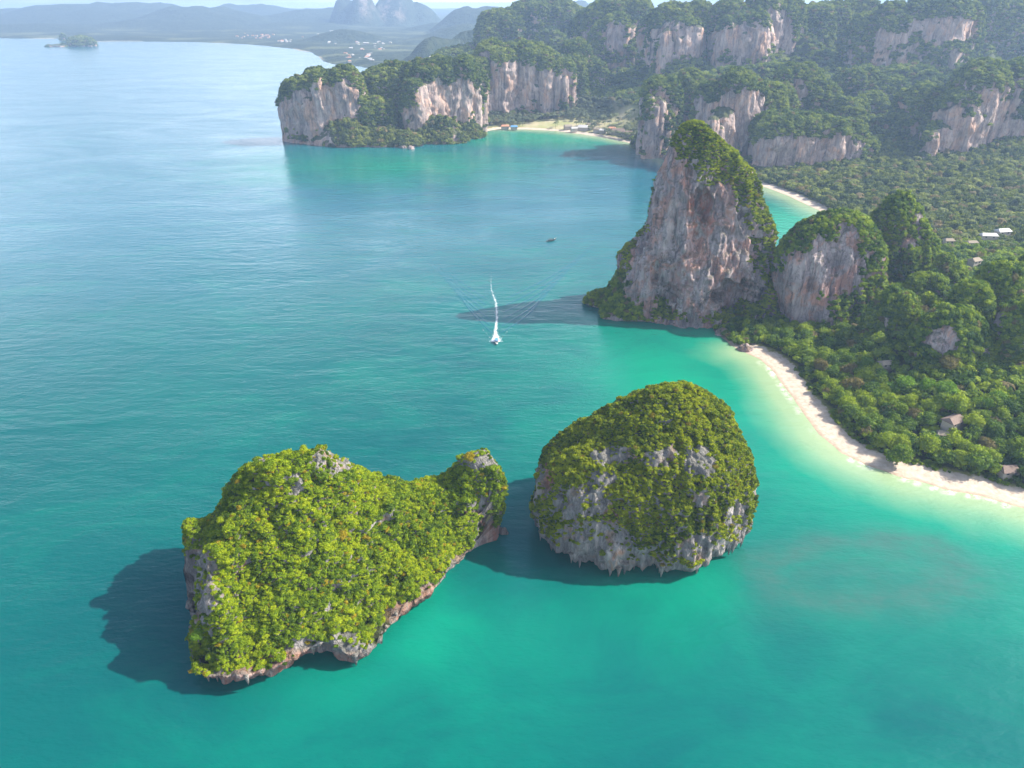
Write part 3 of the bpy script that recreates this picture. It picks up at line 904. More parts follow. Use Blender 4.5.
# ------------------------------------------------------------------ single trees
def trunk_mesh(seed):
    r = random.Random(seed); mb = MB()
    mb.tube([(0, 0, -1.0), (0.02, 0.02, -0.3), (0.05, 0, 0.15), (0.0, 0.04, 0.5)], [0.09, 0.07, 0.05, 0.03])
    for k in range(5):
        t = 2 * math.pi * k / 5 + r.uniform(-0.4, 0.4)
        mb.tube([(0.02, 0, 0.0 + 0.05 * k), (0.3 * math.cos(t), 0.3 * math.sin(t), 0.3), (0.55 * math.cos(t), 0.55 * math.sin(t), 0.48)], [0.04, 0.025, 0.012], 5)
    return mb.mesh('trunk', M['bark'])
TRUNKS = [trunk_mesh(i) for i in range(3)]
CROWNS = {}
for key, mk, kw in (('islet', 'leaf_islet', dict(leaves=900, leaf=0.105, lobes=13)), ('dome', 'leaf_dome', dict(leaves=900, leaf=0.105, lobes=13)),
                    ('wood', 'leaf_wood', dict(leaves=1400, leaf=0.08, lobes=17, flat=1.0)), ('bright', 'leaf_bright', dict(leaves=1400, leaf=0.08, lobes=17, flat=1.0)),
                    ('olive', 'leaf_olive', dict(leaves=1400, leaf=0.08, lobes=17, flat=1.0))):
    CROWNS[key] = [crown_mesh('crown', M[mk], 500 + i * 7 + len(key), **kw) for i in range(4)]
FIRST = {}
def tree(key, loc, size, label, group=None, zs=1.0):
    if key not in FIRST:
        t = empty('tree', loc); obj('trunk', TRUNKS[0], t); obj('crown', CROWNS[key][0], t)
        FIRST[key] = t
    else:
        src = FIRST[key]
        t = src.copy(); ROOT.objects.link(t)
        for ch in src.children:
            c = ch.copy(); ROOT.objects.link(c); c.parent = t
            if c.name.startswith('crown'): c.data = random.choice(CROWNS[key])
            else: c.data = random.choice(TRUNKS)
        if 'group' in t.keys(): del t['group']
    t.location = loc
    t.rotation_euler = (random.gauss(0, 0.06), random.gauss(0, 0.06), random.uniform(0, 6.28))
    t.scale = (size, size * random.uniform(0.9, 1.1), size * zs * random.uniform(0.85, 1.1))
    tag(t, label, 'tree', group)
    return t
# ------------------------------------------------------------------ the big left islet
class SlopeIslet(Rock):
    """an islet whose top is a sloping surface through measured heights inside a measured outline"""
    def __init__(s, outline, tops, centre, nt=460, nr=150, nw=46, seed=0, kw=1.0):
        O = np.array([(*G(px, py, z), z) if len_ == 3 else (px, py, z) for px, py, z, len_ in [(q[0], q[1], q[2], len(q)) for q in outline]])
        T = np.array([(*G(px, py, z), z) if len_ == 3 else (px, py, z) for px, py, z, len_ in [(q[0], q[1], q[2], len(q)) for q in tops]])
        c = np.array(centre)
        ang = np.arctan2(O[:, 1] - c[1], O[:, 0] - c[0]); o = np.argsort(ang); ang, O = ang[o], O[o]
        th = np.linspace(-math.pi, math.pi, nt, endpoint=False)
        r = np.hypot(O[:, 0] - c[0], O[:, 1] - c[1])
        A = np.concatenate([ang - 2 * math.pi, ang, ang + 2 * math.pi])
        r_ = pchip(A, np.tile(r, 3), th); ze = pchip(A, np.tile(O[:, 2], 3), th)
        K = np.vstack([O, T]); n = len(K)
        d = np.hypot(K[:, None, 0] - K[None, :, 0], K[:, None, 1] - K[None, :, 1])
        Ph = np.sqrt(d ** 2 + 16)
        Am = np.zeros((n + 3, n + 3)); Am[:n, :n] = Ph - 0.6 * np.eye(n) * -1; Am[:n, n] = 1; Am[:n, n + 1:] = K[:, :2] / 100; Am[n, :n] = 1; Am[n + 1:, :n] = K[:, :2].T / 100
        w = np.linalg.solve(Am, np.concatenate([K[:, 2], [0, 0, 0]]))
        def hgt(X, Y):
            dd = np.sqrt((X[..., None] - K[:, 0]) ** 2 + (Y[..., None] - K[:, 1]) ** 2 + 16)
            return dd @ w[:n] + w[n] + X / 100 * w[n + 1] + Y / 100 * w[n + 2]
        rows_ = []
        for k in range(nw):                                    # wall, bottom up
            t = k / nw
            z = -4 + (ze + 4) * t
            h = np.clip(z / np.maximum(ze, 1), 0, 1)
            inset = 7.5 * (1 - h) ** 0.6 * np.clip(14 / (ze + 6), 0.3, 1)
            rr = r_ - inset
            rows_.append(np.stack([c[0] + rr * np.cos(th), c[1] + rr * np.sin(th), z], axis=1))
        for k in range(nr):
            q = 1 - k / (nr - 1)
            X, Y = c[0] + r_ * q * np.cos(th), c[1] + r_ * q * np.sin(th)
            hz = hgt(X, Y)
            m = sstep(q, 0.93, 1.0)
            rows_.append(np.stack([X, Y, hz * (1 - m) + ze * m], axis=1))
        V = np.stack(rows_)
        nrm = s.norms(V)
        p = V.reshape(-1, 3)
        d = 4.2 * fbm(p / 15.0, 3, seed) + 1.2 * fbm(p / 5.0, 2, seed + 4) + 2.6 * (1 - 2 * np.abs(fbm(p * [1 / 7., 1 / 7., 1 / 16.], 3, seed + 1))) - 1.0 + 0.7 * fbm(p / 2.0, 2, seed + 2)
        V = V + nrm * (d.reshape(V.shape[:2]) * kw)[:, :, None]
        V[-1] = V[-1].mean(axis=0)
        s.V, s.nz, s.nt = V, V.shape[0], nt
        s.N = s.norms(V)
    def inside(s, P_, k=0.9): return np.zeros(len(P_), dtype=bool)

def stalactites(parent, rock, n, mat, x0, x1, zmax=9, lmin=2.0, lmax=6.0):
    """tapering stones hanging from the overhanging lip"""
    P_, Nn, A = rock.sample(30000)
    x, y = project(P_)
    ok = (Nn[:, 2] < -0.12) & (P_[:, 2] < zmax) & (P_[:, 2] > 3.0) & facing(P_, Nn, -0.5) & (x > x0) & (x < x1)
    Q = P_[ok]
    if len(Q) == 0: return
    Q = Q[thin(Q, 2.5)]
    for k in rng.permutation(len(Q))[:n]:
        p = Q[k]; L_ = min(rng.uniform(lmin, lmax), p[2] + 0.0); w = L_ * rng.uniform(0.13, 0.22)
        mb = MB()
        mb.tube([(p[0], p[1], p[2] + 1.8), (p[0] + 0.1, p[1], p[2]), (p[0] + .2, p[1] - .1, p[2] - L_ * 0.5), (p[0] + .1, p[1] - .1, p[2] - L_ + 0.25)], [w * 1.5, w * 1.1, w * 0.6, w * 0.15], 7)
        mb.build('stalactite', mat, parent, True)

isl = empty('islet', (-90, 250, 0)); isl.location = (0, 0, 0)
outline = [(190, 652, 10), (197, 672, 9), (230, 677, 9), (270, 668, 9), (300, 652, 10), (330, 640, 13), (350, 655, 8), (372, 648, 6), (388, 628, 6),
           (408, 606, 6), (432, 590, 7), (452, 566, 7), (472, 545, 8), (484, 524, 12), (495, 502, 24), (502, 489, 30),
           (184, 560, 24), (187, 592, 8), (194, 626, 4)]
for px, py, z in [(501, 472, 37), (493, 460, 41), (480, 454, 44), (466, 458, 40), (452, 471, 34), (430, 480, 31), (400, 478, 34), (370, 475, 41),
                  (345, 466, 50), (320, 458, 59), (285, 453, 64), (255, 458, 60), (234, 473, 53), (211, 500, 43), (196, 530, 34)]:
    X, Y = G(px, py, z)
    far = 9 if px < 440 else 5
    outline.append((X, Y + far, z - far * 0.9, 0))
tops = [(235, 482, 56), (270, 462, 66), (300, 460, 66), (328, 464, 62), (352, 476, 51), (395, 486, 37), (430, 488, 32), (455, 480, 34), (478, 462, 44), (492, 472, 39),
        (250, 525, 49), (222, 525, 44), (300, 525, 48), (350, 525, 36), (400, 535, 25), (440, 525, 21), (470, 500, 27), (230, 600, 30), (280, 600, 26),
        (330, 600, 19), (365, 600, 13), (240, 650, 14), (300, 630, 16), (212, 556, 39), (217, 582, 36), (213, 612, 29), (209, 634, 20)]
R1 = SlopeIslet(outline, tops, (-88, 258), seed=3)
bare1 = [(196, 586, 27, 46), (330, 462, 24, 13), (296, 488, 8, 9), (478, 458, 27, 12), (262, 460, 8, 4), (487, 520, 8, 30), (320, 650, 45, 13), (345, 642, 16, 16), (240, 678, 50, 13), (300, 660, 34, 13), (366, 652, 14, 10), (400, 613, 10, 14), (430, 590, 12, 10), (292, 478, 10, 5), (455, 566, 6, 12)]
body('rock', [R1], M['rock_near'], isl, lambda V: spots(V, [(300, 668, 80, 18), (240, 682, 50, 10), (420, 605, 40, 22), (490, 525, 10, 25)]) * 0.7, bare1)
stalactites(isl, R1, 22, M['rock_near'], 180, 400, 8)
tag(isl, 'large sloping islet covered in yellow-green trees, with a grey bare wall on its left end', 'islet', 'limestone islets in the bay')

def clothe(rock, n, bare, zmin=4.0, nzmin=-0.1, steep_keep=0.9, seed=0):
    P_, Nn, A = rock.sample(n)
    bs = spots(P_, bare)
    nz = Nn[:, 2]
    nn = fbm(P_ / 8.0, 3, 20 + seed)
    p = sstep(nz + 0.35 * nn, nzmin, nzmin + 0.25) * (1 - 0.97 * bs)
    p = np.maximum(p, 0.05 * (nn > 0.3) * (nz > -0.1)) * np.where(nz < 0.3, steep_keep, 1.0)
    ok = (rng.random(len(P_)) < p) & (P_[:, 2] > zmin) & facing(P_, Nn, -0.35) 
    return P_[ok], Nn[ok]

def grow(name, proto, P_, Nn, s0, s1, sink, parent=None, label=None):
    sz = rng.uniform(s0, s1, len(P_))
    Q = P_ + Nn * (sz * 0.1)[:, None]; Q[:, 2] -= sink * sz
    return scatter(name, proto, Q, sz, parent=parent, label=label)

P1, N1 = clothe(R1, 120000, bare1, 8.0, -0.05, 0.9)
i = thin(P1, 1.25); grow('shrub_cover', 'islet', P1[i], N1[i], 0.6, 1.75, 0.25, isl, 'dense yellow-green shrubs over the slope')
# trees one can tell apart on the islet
def pick_trees(P_, Nn, cell, n, seed=0):
    ok = (Nn[:, 2] > 0.25) & facing(P_, Nn, 0.15)
    Q, m_ = P_[ok], Nn[ok]
    i = thin(Q, cell); i = rng.permutation(i)
    # drop the ones that stand too close
    keepi = []
    for k in i:
        if all(np.linalg.norm(Q[k] - Q[j]) > cell * 0.8 for j in keepi): keepi.append(k)
        if len(keepi) >= n: break
    return Q[keepi], m_[keepi]

def where1(x, y):
    if x > 440: return 'on the right horn of the left islet'
    if y < 500 and x < 340: return 'near the summit of the left islet'
    if x < 255 and y > 560: return 'at the lower left corner of the left islet'
    if x < 255: return 'on the upper left shoulder of the left islet'
    if y > 590: return 'just above the front cliff of the left islet'
    if x > 350: return 'on the saddle side of the left islet'
    return 'in the middle of the slope of the left islet'
tp, tn = pick_trees(P1, N1, 7.5, 112)
tx, ty = project(tp)
for k in range(len(tp)):
    s = random.uniform(1.7, 3.3)
    big = 'broad' if s > 2.5 else 'small'
    w_ = where1(tx[k], ty[k])
    tree('islet', tuple(tp[k] + np.array([0, 0, 0.2 * s])), s, f'{big} rounded yellow-green tree {w_}', f'{big} trees {w_}')
X, Y = G(396, 474, 40)
tree('islet', (X, Y - 2, 35), 4.6, 'round dark domed tree standing alone on the skyline of the left islet', None, 1.15)
X, Y = G(197, 634, 22)
tree('bright', (X, Y, 20.5), 3.2, 'light green tree leaning out over the bare left wall of the left islet')

# ------------------------------------------------------------------ the domed right islet
isl2 = empty('islet', (0, 0, 0))
Y0 = 303.0
r2 = [(-4, 64, 301, 37, 25), (1.0, 64, 301, 38, 26), (3.5, 65, 301, 46, 35), (7, 66.5, 302, 53, 40), (16, 67, 303, 54, 41), (30, 68.5, 304, 52, 40),
      (44, 73, 305, 44, 36), (56, 79.5, 306, 32.5, 29), (65, 82.5, 307, 22.5, 21), (72, 82, 308, 12.5, 12), (76, 80, 309, 0.5, 0.5)]
R2 = Rock(r2, 420, 230, 2.6, seed=11, big=4.0, flute=2.8, fine=1.1, lat=0.07, kb=20, kf=6, ks=2.0)
bare2 = [(610, 456, 22, 11), (655, 461, 14, 8), (700, 462, 16, 18), (540, 480, 14, 18), (580, 500, 30, 20), (592, 545, 44, 30), (645, 572, 22, 18), (705, 550, 36, 15), (737, 520, 12, 22), (668, 455, 14, 8), (534, 470, 8, 22), (700, 500, 8, 10), (600, 480, 16, 10)]
body('rock', [R2], M['rock_near'], isl2, lambda V: spots(V, [(611, 514, 10, 8), (550, 470, 5, 20)]) * 0.8, bare2)
stalactites(isl2, R2, 60, M['rock_near'], 530, 750, 9, 2.0, 7.0)
stalactites(isl2, R2, 14, M['rock_near'], 618, 662, 9, 5.0, 8.5)
tag(isl2, 'tall domed islet with hanging stones and a grey cliff under its green cap', 'islet', 'limestone islets in the bay')
P2, N2 = clothe(R2, 110000, bare2, 9.0, -0.12, 0.95, 4)
i = thin(P2, 1.2); grow('shrub_cover', 'dome', P2[i], N2[i], 0.55, 1.6, 0.25, isl2, 'green shrubs clinging to the dome')
def where2(x, y):
    if y < 430: return 'on the rounded summit of the right islet'
    if x < 590: return 'on the shaded left side of the right islet'
    if x > 690: return 'on the sunlit right edge of the right islet'
    return 'on the middle of the front of the right islet'
tp, tn = pick_trees(P2, N2, 7.0, 58)
tx, ty = project(tp)
for k in range(len(tp)):
    s = random.uniform(1.4, 2.6)
    w_ = where2(tx[k], ty[k]); big = 'broad' if s > 2.0 else 'small'
    tree('dome', tuple(tp[k] + np.array([0, 0, 0.2 * s])), s, f'{big} olive green tree {w_}', f'{big} trees {w_}')

# ------------------------------------------------------------------ the great tower, the two pinnacles and the grey outcrop
def cliff_thing(name, rocks, mat, proto, label, cat, group, bare, n, cell, s0, s1, zmin=3, nzmin=0.15, kn=0.6, scale=30., green_hi=None, seed=0, red=None, veg_lab=None, keepf=None):
    e = empty(name, (0, 0, 0))
    body('rock', rocks, mat, e, red, bare or [(-900, -900, 1, 1)])
    PP, NN_ = [], []
    for r in rocks:
        P_, Nn, A = r.sample(int(min(n, max(600, 2.2 * np.linalg.norm(np.ptp(r.V.reshape(-1, 3), axis=0)) ** 2 / cell ** 2))) if n is None else n)
        z0, z1 = 0, r.V[-1, 0, 2]
        ins = np.zeros(len(P_), dtype=bool)
        for q in rocks:
            if q is not r: ins |= q.inside(P_)
        nn = fbm(P_ * [1 / scale, 1 / scale, 0.6 / scale], 3, 30 + seed)
        hi = (P_[:, 2] / max(z1, 1)) + 0.28 * fbm(P_ / 22.0, 2, 50 + seed)
        v = Nn[:, 2] + kn * nn * 1.6 + (0 if green_hi is None else 0.9 * sstep(hi, green_hi, green_hi + 0.2))
        p = sstep(v, nzmin, nzmin + 0.15)
        bs = spots(P_, bare) if bare else 0
        p = p * (1 - bs)
        ok = (rng.random(len(P_)) < p) & (P_[:, 2] > np.maximum(zmin, 0)) & ~ins & facing(P_, Nn, -0.3) & in_view(P_, 60) & (Nn[:, 2] > -0.6)
        PP.append(P_[ok]); NN_.append(Nn[ok])
    PP = np.vstack(PP); NN_ = np.vstack(NN_)
    i = thin(PP, cell)
    grow('tree_cover', proto, PP[i], NN_[i], s0, s1, 0.3, e, veg_lab)
    tag(e, label, cat, group)
    return e

Yt = 605.0
rt = rows(Yt, [(322, 617, 776, .62), (300, 618, 778, .62), (278, 619, 776, .60), (262, 622, 774, .58), (245, 634, 773, .56), (228, 645, 770, .54), (210, 651, 765, .52),
               (190, 655, 758, .50), (170, 662, 748, .48), (154, 667, 738, .48), (141, 673, 725, .50), (131, 679, 713, .52), (124, 686, 704, .55), (121, 692, 695, .6)])
rt = [(z, cx, cy, rx * (0.94 if z < 45 else 0.90), ry) for z, cx, cy, rx, ry in rt]
RT = Rock(rt, 440, 260, 2.5, seed=5, big=7.0, flute=4.8, fine=2.0, lat=0.06, kb=20, kf=8, ks=3, kz=0.25, topfade=0.7)
# the cave at its foot: push the wall in
def dent(rock, lst):
    V = rock.V.reshape(-1, 3)
    x, y = project(V)
    front = V[:, 1] < V[:, 1].mean() + 5
    for (cx, cy, wx, wy, dpt) in lst:
        V[:, 1] += dpt * (1 - sstep(((x - cx) / wx) ** 2 + ((y - cy) / wy) ** 2 + 0.7 * fbm(V / 9.0, 3, 3), 0.2, 1.0)) * front
    rock.V = V.reshape(rock.V.shape); rock.N = rock.norms(rock.V)
dent(RT, [(738, 300, 32, 22, 20), (668, 300, 14, 20, 14), (703, 205, 12, 22, 10), (690, 180, 8, 16, 5), (660, 272, 10, 20, 6)])
bareT = [(692, 228, 52, 54), (675, 195, 26, 40), (665, 165, 12, 30), (700, 275, 62, 45), (655, 265, 30, 40), (735, 250, 16, 45), (720, 205, 22, 26), (752, 290, 14, 16), (640, 290, 20, 30)]
skirt = Rock([(-4, *G(662, 318)[:2], 46, 14), (6, *G(662, 316)[:2], 42, 12), (18, *G(664, 308)[:2], 28, 10), (30, *G(662, 292)[:2], 12, 8), (36, *G(660, 284)[:2], 1, 1)], 120, 60, seed=8, big=3, flute=2, fine=1)
tower = cliff_thing('limestone_tower', [RT], M['rock_tower'], 'dome',
                    'tallest sheer limestone tower with a green cap, standing at the tip of the headland', 'rock tower', None, bareT, 130000, 1.7, 1.0, 2.4, 5, 0.08, 0.28, 18., None, 1,
                    lambda V: np.maximum(spots(V, [(706, 212, 8, 24), (692, 216, 5, 20)]) * 1.0 * sstep(fbm(V / 6.0, 3, 8), -0.6, 0.1), 0.5 * spots(V, [(690, 285, 60, 36), (640, 300, 12, 14), (740, 250, 10, 20)]) * sstep(fbm(V / 9.0, 3, 18), -0.1, 0.3)), 'yellow-green trees on the cap and right flank')
stalactites(tower, RT, 26, M['rock_tower'], 640, 770, 30, 3, 9)

Yp = 568.0
rp = rows(Yp, [(330, 778, 888, .7), (312, 779, 886, .65), (290, 780, 883, .62), (265, 782, 880, .6), (248, 785, 876, .55), (236, 793, 871, .52), (226, 806, 866, .5), (219, 820, 858, .5), (216, 838, 842, .5)])
RP = Rock(rp, 320, 170, 2.6, seed=9, big=6, flute=3.5, fine=1, lat=0.07, kf=9, ks=2.6, kz=0.2)
cliff_thing('limestone_pinnacle', [RP], M['rock_tower'], 'wood', 'blunt grey limestone pinnacle right beside the tallest tower', 'rock pinnacle', 'limestone pinnacles behind the beach wood',
            [(833, 266, 36, 32), (848, 240, 14, 22), (798, 290, 22, 48), (812, 318, 24, 20), (822, 250, 16, 16)], 70000, 2.1, 1.3, 2.9, 5, 0.05, 0.3, 20., 0.8, 2, None, 'trees on its crest and right edge')
Yq = 612.0
rq = rows(Yq, [(330, 870, 948, .8), (300, 872, 943, .8), (270, 874, 938, .75), (250, 875, 932, .7), (232, 877, 926, .65), (216, 881, 920, .6), (205, 887, 915, .6), (198, 895, 910, .6), (194, 903, 906, .6)])
RQ = Rock(rq, 280, 150, 2.5, seed=14, big=6, flute=3, fine=1, lat=0.08, kf=9, ks=2.6)
cliff_thing('limestone_pinnacle', [RQ], M['rock_tower'], 'wood', 'dark rounded limestone pinnacle almost wholly covered in trees, right of the blunt grey one', 'rock pinnacle', 'limestone pinnacles behind the beach wood',
            [(918, 225, 4, 18), (908, 243, 10, 8)], 80000, 2.4, 1.6, 3.3, 5, -0.5, 0.3, 20., None, 3, None, 'dark trees all over its walls')
def near_lobe(px, hw, ptop, Y, seed):
    xa, _, zt = at_depth(px - hw, ptop, Y); xb, _, _ = at_depth(px + hw, ptop, Y)
    X, rx = (xa + xb) / 2, (xb - xa) / 2
    rg = [(-4, X, Y, rx * 1.35, rx * 1.1), (zt * .3, X, Y, rx * 1.12, rx * .95), (zt * .6, X, Y, rx * .92, rx * .8), (zt * .85, X, Y, rx * .62, rx * .55), (zt * .97, X, Y, rx * .28, rx * .25), (zt, X, Y, .5, .5)]
    return Rock(rg, 130, 70, 2.3, seed=seed, big=7, flute=3, fine=1, lat=.14, kb=24, kf=9)
cliff_thing('wooded_cliff', [near_lobe(1006, 28, 268, 485, 3), near_lobe(1048, 34, 255, 500, 5), near_lobe(976, 19, 290, 470, 8), near_lobe(1030, 22, 305, 445, 9)], M['rock_tower'], 'wood', 'steep wooded karst hill rising behind the near beach at the right edge', 'cliff', None,
            [(985, 335, 9, 14), (1000, 318, 8, 12), (1028, 345, 8, 14)], 26000, 2.7, 1.8, 4.4, 5, -0.35, 0.5, 16., None, 14)
cliff_thing('wooded_cliff', [near_lobe(900, 20, 298, 505, 11), near_lobe(930, 20, 276, 545, 12), near_lobe(952, 16, 258, 575, 13)], M['rock_tower'], 'wood', 'low dark wooded crag between the dark pinnacle and the grey outcrop', 'cliff', None,
            None, 20000, 2.7, 1.8, 4.2, 5, -0.35, 0.5, 16., None, 15)
Yo = 452.0
ro = rows(Yo, [(370, 915, 985, .8), (350, 918, 982, .7), (335, 922, 978, .65), (322, 932, 972, .6), (312, 944, 966, .6), (308, 954, 956, .6)])
RO = Rock(ro, 180, 90, 2.4, seed=17, big=5, flute=2.5, fine=1, lat=0.1)
cliff_thing('limestone_outcrop', [RO], M['rock_tower'], 'wood', 'small grey limestone outcrop poking out of the dark wooded hillside', 'rock outcrop', None,
            [(942, 340, 20, 17)], 20000, 3.0, 2.4, 4.2, 5, -0.1, 0.5, 16., None, 4)

# a wooded knoll at the left foot of the tower, and rocks at the shore below the pinnacle
def knoll(name, rings, label, cat, group, proto, cell, s0, s1, bare=None, mat='rock_tower', seed=0, nzmin=-0.2, big=2.5, n=9000, nt=110, nz=60):
    r = Rock(rings, nt, nz, 2.2, seed=seed, big=big, flute=1.5, fine=0.8, lat=0.15, kb=14, kf=6)
    return cliff_thing(name, [r], M[mat], proto, label, cat, group, bare or [], n, cell, s0, s1, 1.5, nzmin, 0.4, 10., None, seed)
X, Y = G(648, 316)
knoll('wooded_rock', [(-4, X, Y, 40, 13), (2, X, Y, 40, 13), (12, X - 4, Y + 6, 32, 11), (26, X - 9, Y + 14, 20, 9), (38, X - 12, Y + 20, 1, 1)], 'wooded rocky apron along the foot of the tallest tower', 'rock', None, 'wood', 2.8, 2.2, 3.8,
      [(650, 312, 10, 8), (690, 308, 12, 14), (722, 305, 8, 12)], seed=21, n=16000)
X, Y = G(612, 303)
knoll('wooded_rock', [(-4, X, Y, 22, 13), (2, X, Y, 22, 13), (8, X + 1, Y + 1, 16, 9), (14, X + 3, Y + 3, 1, 1)], 'low dark wooded rock jutting into the sea left of the tallest tower', 'rock', None, 'wood', 2.6, 2.0, 3.2, seed=22, n=5000)
for px, py, rr, hh, lab in [(712, 322, 9, 9, 'pale jagged rock at the water below the tower cave'), (724, 334, 7, 6, 'grey boulder at the water left of the green bush'), (745, 349, 6, 5, 'low grey rock where the beach begins'),
                            (640, 316, 5, 4, 'pinkish rock at the left foot of the tower'), (660, 322, 3, 2, 'small pale rock just off the tower foot'), (676, 321, 4, 4, 'pale rock at the middle of the tower foot'),
                            (497, 531, 2.6, 2.2, 'low dark rock awash between the two islets'), (504, 533, 1.9, 3.6, 'upright dark rock in the gap between the two islets'),
                            (403, 148, 6, 4, 'small dark rock off the headland, left one of two'), (411, 149, 6, 6, 'small pale rock off the headland, right one of two'),
                            (322, 143, 13, 16, 'rounded boulder in the sea at the foot of the headland tip'), (700, 316, 6, 5, 'dark rock in the shadow right of the tower foot')]:
    X, Y = G(px, py)
    r = Rock([(-3, X, Y, rr, rr * .8), (0.5, X, Y, rr * .95, rr * .75), (hh * .6, X, Y, rr * .65, rr * .55), (hh, X, Y, .3, .3)], 48, 26, 2.2, seed=px, big=rr * .35, flute=rr * .2, fine=rr * .1, lat=.2, kb=rr, kf=rr * .8, ks=rr * .4)
    o = body('sea_rock', [r], M['rock_tower'] if ('pale' in lab or 'grey' in lab or 'pink' in lab or 'rounded' in lab) else M['rock_dark'], None)
    tag(o, lab, 'rock', 'rocks at the edge of the sea')

# ------------------------------------------------------------------ cliffs of the headland and behind the beaches
def lobe(px, hw, ptop, Y, depth=None, seed=None, zb=-4, waist=1.0):
    xa, _, zt = at_depth(px - hw, ptop, Y); xb, _, _ = at_depth(px + hw, ptop, Y)
    X, rx = (xa + xb) / 2, (xb - xa) / 2
    ry = depth or rx * 0.9
    h = zt - max(zb, 0)
    rg = [(zb, X, Y, rx * 1.02, ry * 1.02), (zt - h * 0.85, X, Y, rx * waist, ry * waist), (zt - h * .5, X, Y, rx * 1.0, ry * 1.0), (zt - h * 0.26, X, Y, rx * .97, ry * .97), (zt - h * 0.12, X, Y, rx * 0.84, ry * 0.84),
          (zt - h * 0.03, X, Y, rx * 0.52, ry * 0.52), (zt, X, Y, .5, .5)]
    big = min(13, rx * 0.3)
    nt = int(np.clip(rx * 2 * math.pi / 3.2, 60, 190)); nz = int(np.clip((h + rx) / 3.2, 30, 90))
    return Rock(rg, nt, nz, 2.5, seed=(px * 7 + ptop) % 97 if seed is None else seed, big=big, flute=min(7, rx * .2), fine=2.6, lat=0.12, kb=40, kf=15, ks=6, kz=0.42)

CG = 'limestone cliffs round the bays'
def knobs(lobes, seed):
    r = random.Random(seed * 13 + 5)
    out_ = list(lobes)
    for l in lobes:
        px, hw, pt, Y = l[:4]
        if hw < 9: continue
        for k in range(5):
            f = r.uniform(0.28, 0.5)
            out_.append((px + r.uniform(-1, 1) * hw * 0.85, hw * f, pt + r.uniform(-1.5, 18), Y - r.uniform(-8, 34)))
    return out_
def massif(name, lobes, label, bare=None, n=16000, cell=4.3, s0=2.8, s1=6.2, nzmin=0.25, kn=0.62, gh=0.62, zmin=8, seed=0, scale=34.):
    bare = [(x_, y_, w_ * 1.2, h_ * 1.12) for x_, y_, w_, h_ in (bare or [])]
    return cliff_thing(name, [lobe(*l) for l in knobs(lobes, seed)], M['rock_far'], 'far', label, 'cliff', CG, bare or [], n, cell, s0, s1, zmin, nzmin, kn, scale, gh, seed)

massif('limestone_cliff', [(300, 19, 80, 1450), (322, 20, 72, 1452), (344, 17, 71, 1445), (290, 12, 92, 1460, 25)], 'bare sheer cliff block at the seaward tip of the far headland',
       [(305, 112, 26, 22), (345, 105, 14, 28), (325, 110, 18, 25)], seed=1, gh=0.78)
massif('wooded_cliff', [(364, 14, 84, 1500), (380, 16, 70, 1510), (400, 18, 65, 1520), (375, 16, 100, 1450)], 'tree covered saddle between the headland tip and the next cliff', nzmin=-0.4, seed=2)
massif('limestone_cliff', [(425, 18, 62, 1490), (447, 20, 58, 1510), (468, 16, 60, 1560), (415, 12, 80, 1450)], 'cliff with pale and ochre faces in the middle of the far headland',
       [(432, 100, 18, 20), (465, 98, 13, 22)], seed=3)
massif('limestone_cliff', [(495, 22, 44, 1720), (522, 22, 42, 1740), (545, 18, 50, 1740), (562, 12, 62, 1730), (478, 14, 58, 1690)], 'broad pink-white cliff at the left end of the palm beach',
       [(515, 85, 24, 26), (500, 95, 14, 16), (548, 88, 16, 20), (565, 85, 8, 18)], seed=4, gh=0.72)
massif('wooded_cliff', [(578, 14, 42, 1800), (592, 14, 60, 1800), (572, 14, 56, 1760)], 'narrow wooded ridge behind the broad pink-white cliff', nzmin=-0.1, seed=5)
massif('wooded_cliff', [(505, 22, 12, 2350), (530, 24, 2, 2380), (558, 20, 1, 2380), (492, 14, 22, 2320), (578, 18, 10, 2400)], 'high wooded crags on the skyline behind the headland', nzmin=0.05, n=12000, cell=6.5, s0=5, s1=9, seed=6)
massif('limestone_cliff', [(606, 22, 2, 2050), (632, 22, -4, 2080), (590, 16, 14, 2080), (618, 20, 18, 1960)], 'skyline crag with one pale triangular face above the palm grove', [(615, 38, 12, 16), (634, 28, 6, 6)], n=12000, cell=6, s0=4.5, s1=8, seed=7)
# first row behind the tower
massif('limestone_cliff', [(662, 17, 78, 1340), (658, 12, 96, 1310), (690, 12, 70, 1400)], 'narrow cliff at the right end of the palm beach, behind the top of the tower', [(660, 105, 10, 20)], seed=8)
massif('limestone_cliff', [(712, 16, 84, 1260), (742, 20, 73, 1250), (768, 16, 86, 1270), (725, 14, 110, 1215)], 'tall pink cliff right behind the cap of the tallest tower',
       [(742, 115, 24, 28), (728, 125, 20, 20), (755, 140, 16, 26), (705, 115, 8, 14)], seed=9, gh=0.75)
massif('limestone_cliff', [(785, 24, 118, 1190), (818, 24, 116, 1195), (845, 18, 121, 1200), (865, 10, 140, 1200)], 'low broad pink cliff above the wood of the second beach, under a flat wooded top',
       [(800, 150, 38, 17), (838, 152, 26, 18)], seed=10, gh=0.66)
massif('wooded_cliff', [(800, 20, 66, 1370), (780, 14, 84, 1330), (822, 18, 84, 1350), (850, 16, 100, 1300)], 'dark wooded dome rising behind the low broad pink cliff', [(800, 88, 8, 10)], nzmin=0.0, seed=11)
massif('wooded_cliff', [(858, 20, 72, 1500), (885, 18, 78, 1480), (875, 14, 95, 1400)], 'wooded crags between the dark dome and the right hand cliff', nzmin=0.0, seed=12)
massif('limestone_cliff', [(925, 22, 88, 1290), (948, 16, 96, 1260), (905, 14, 112, 1280)], 'wooded cliff left of the big grey diagonal face at the right edge', [(915, 140, 6, 22), (925, 150, 8, 12)], nzmin=0.1, seed=13)
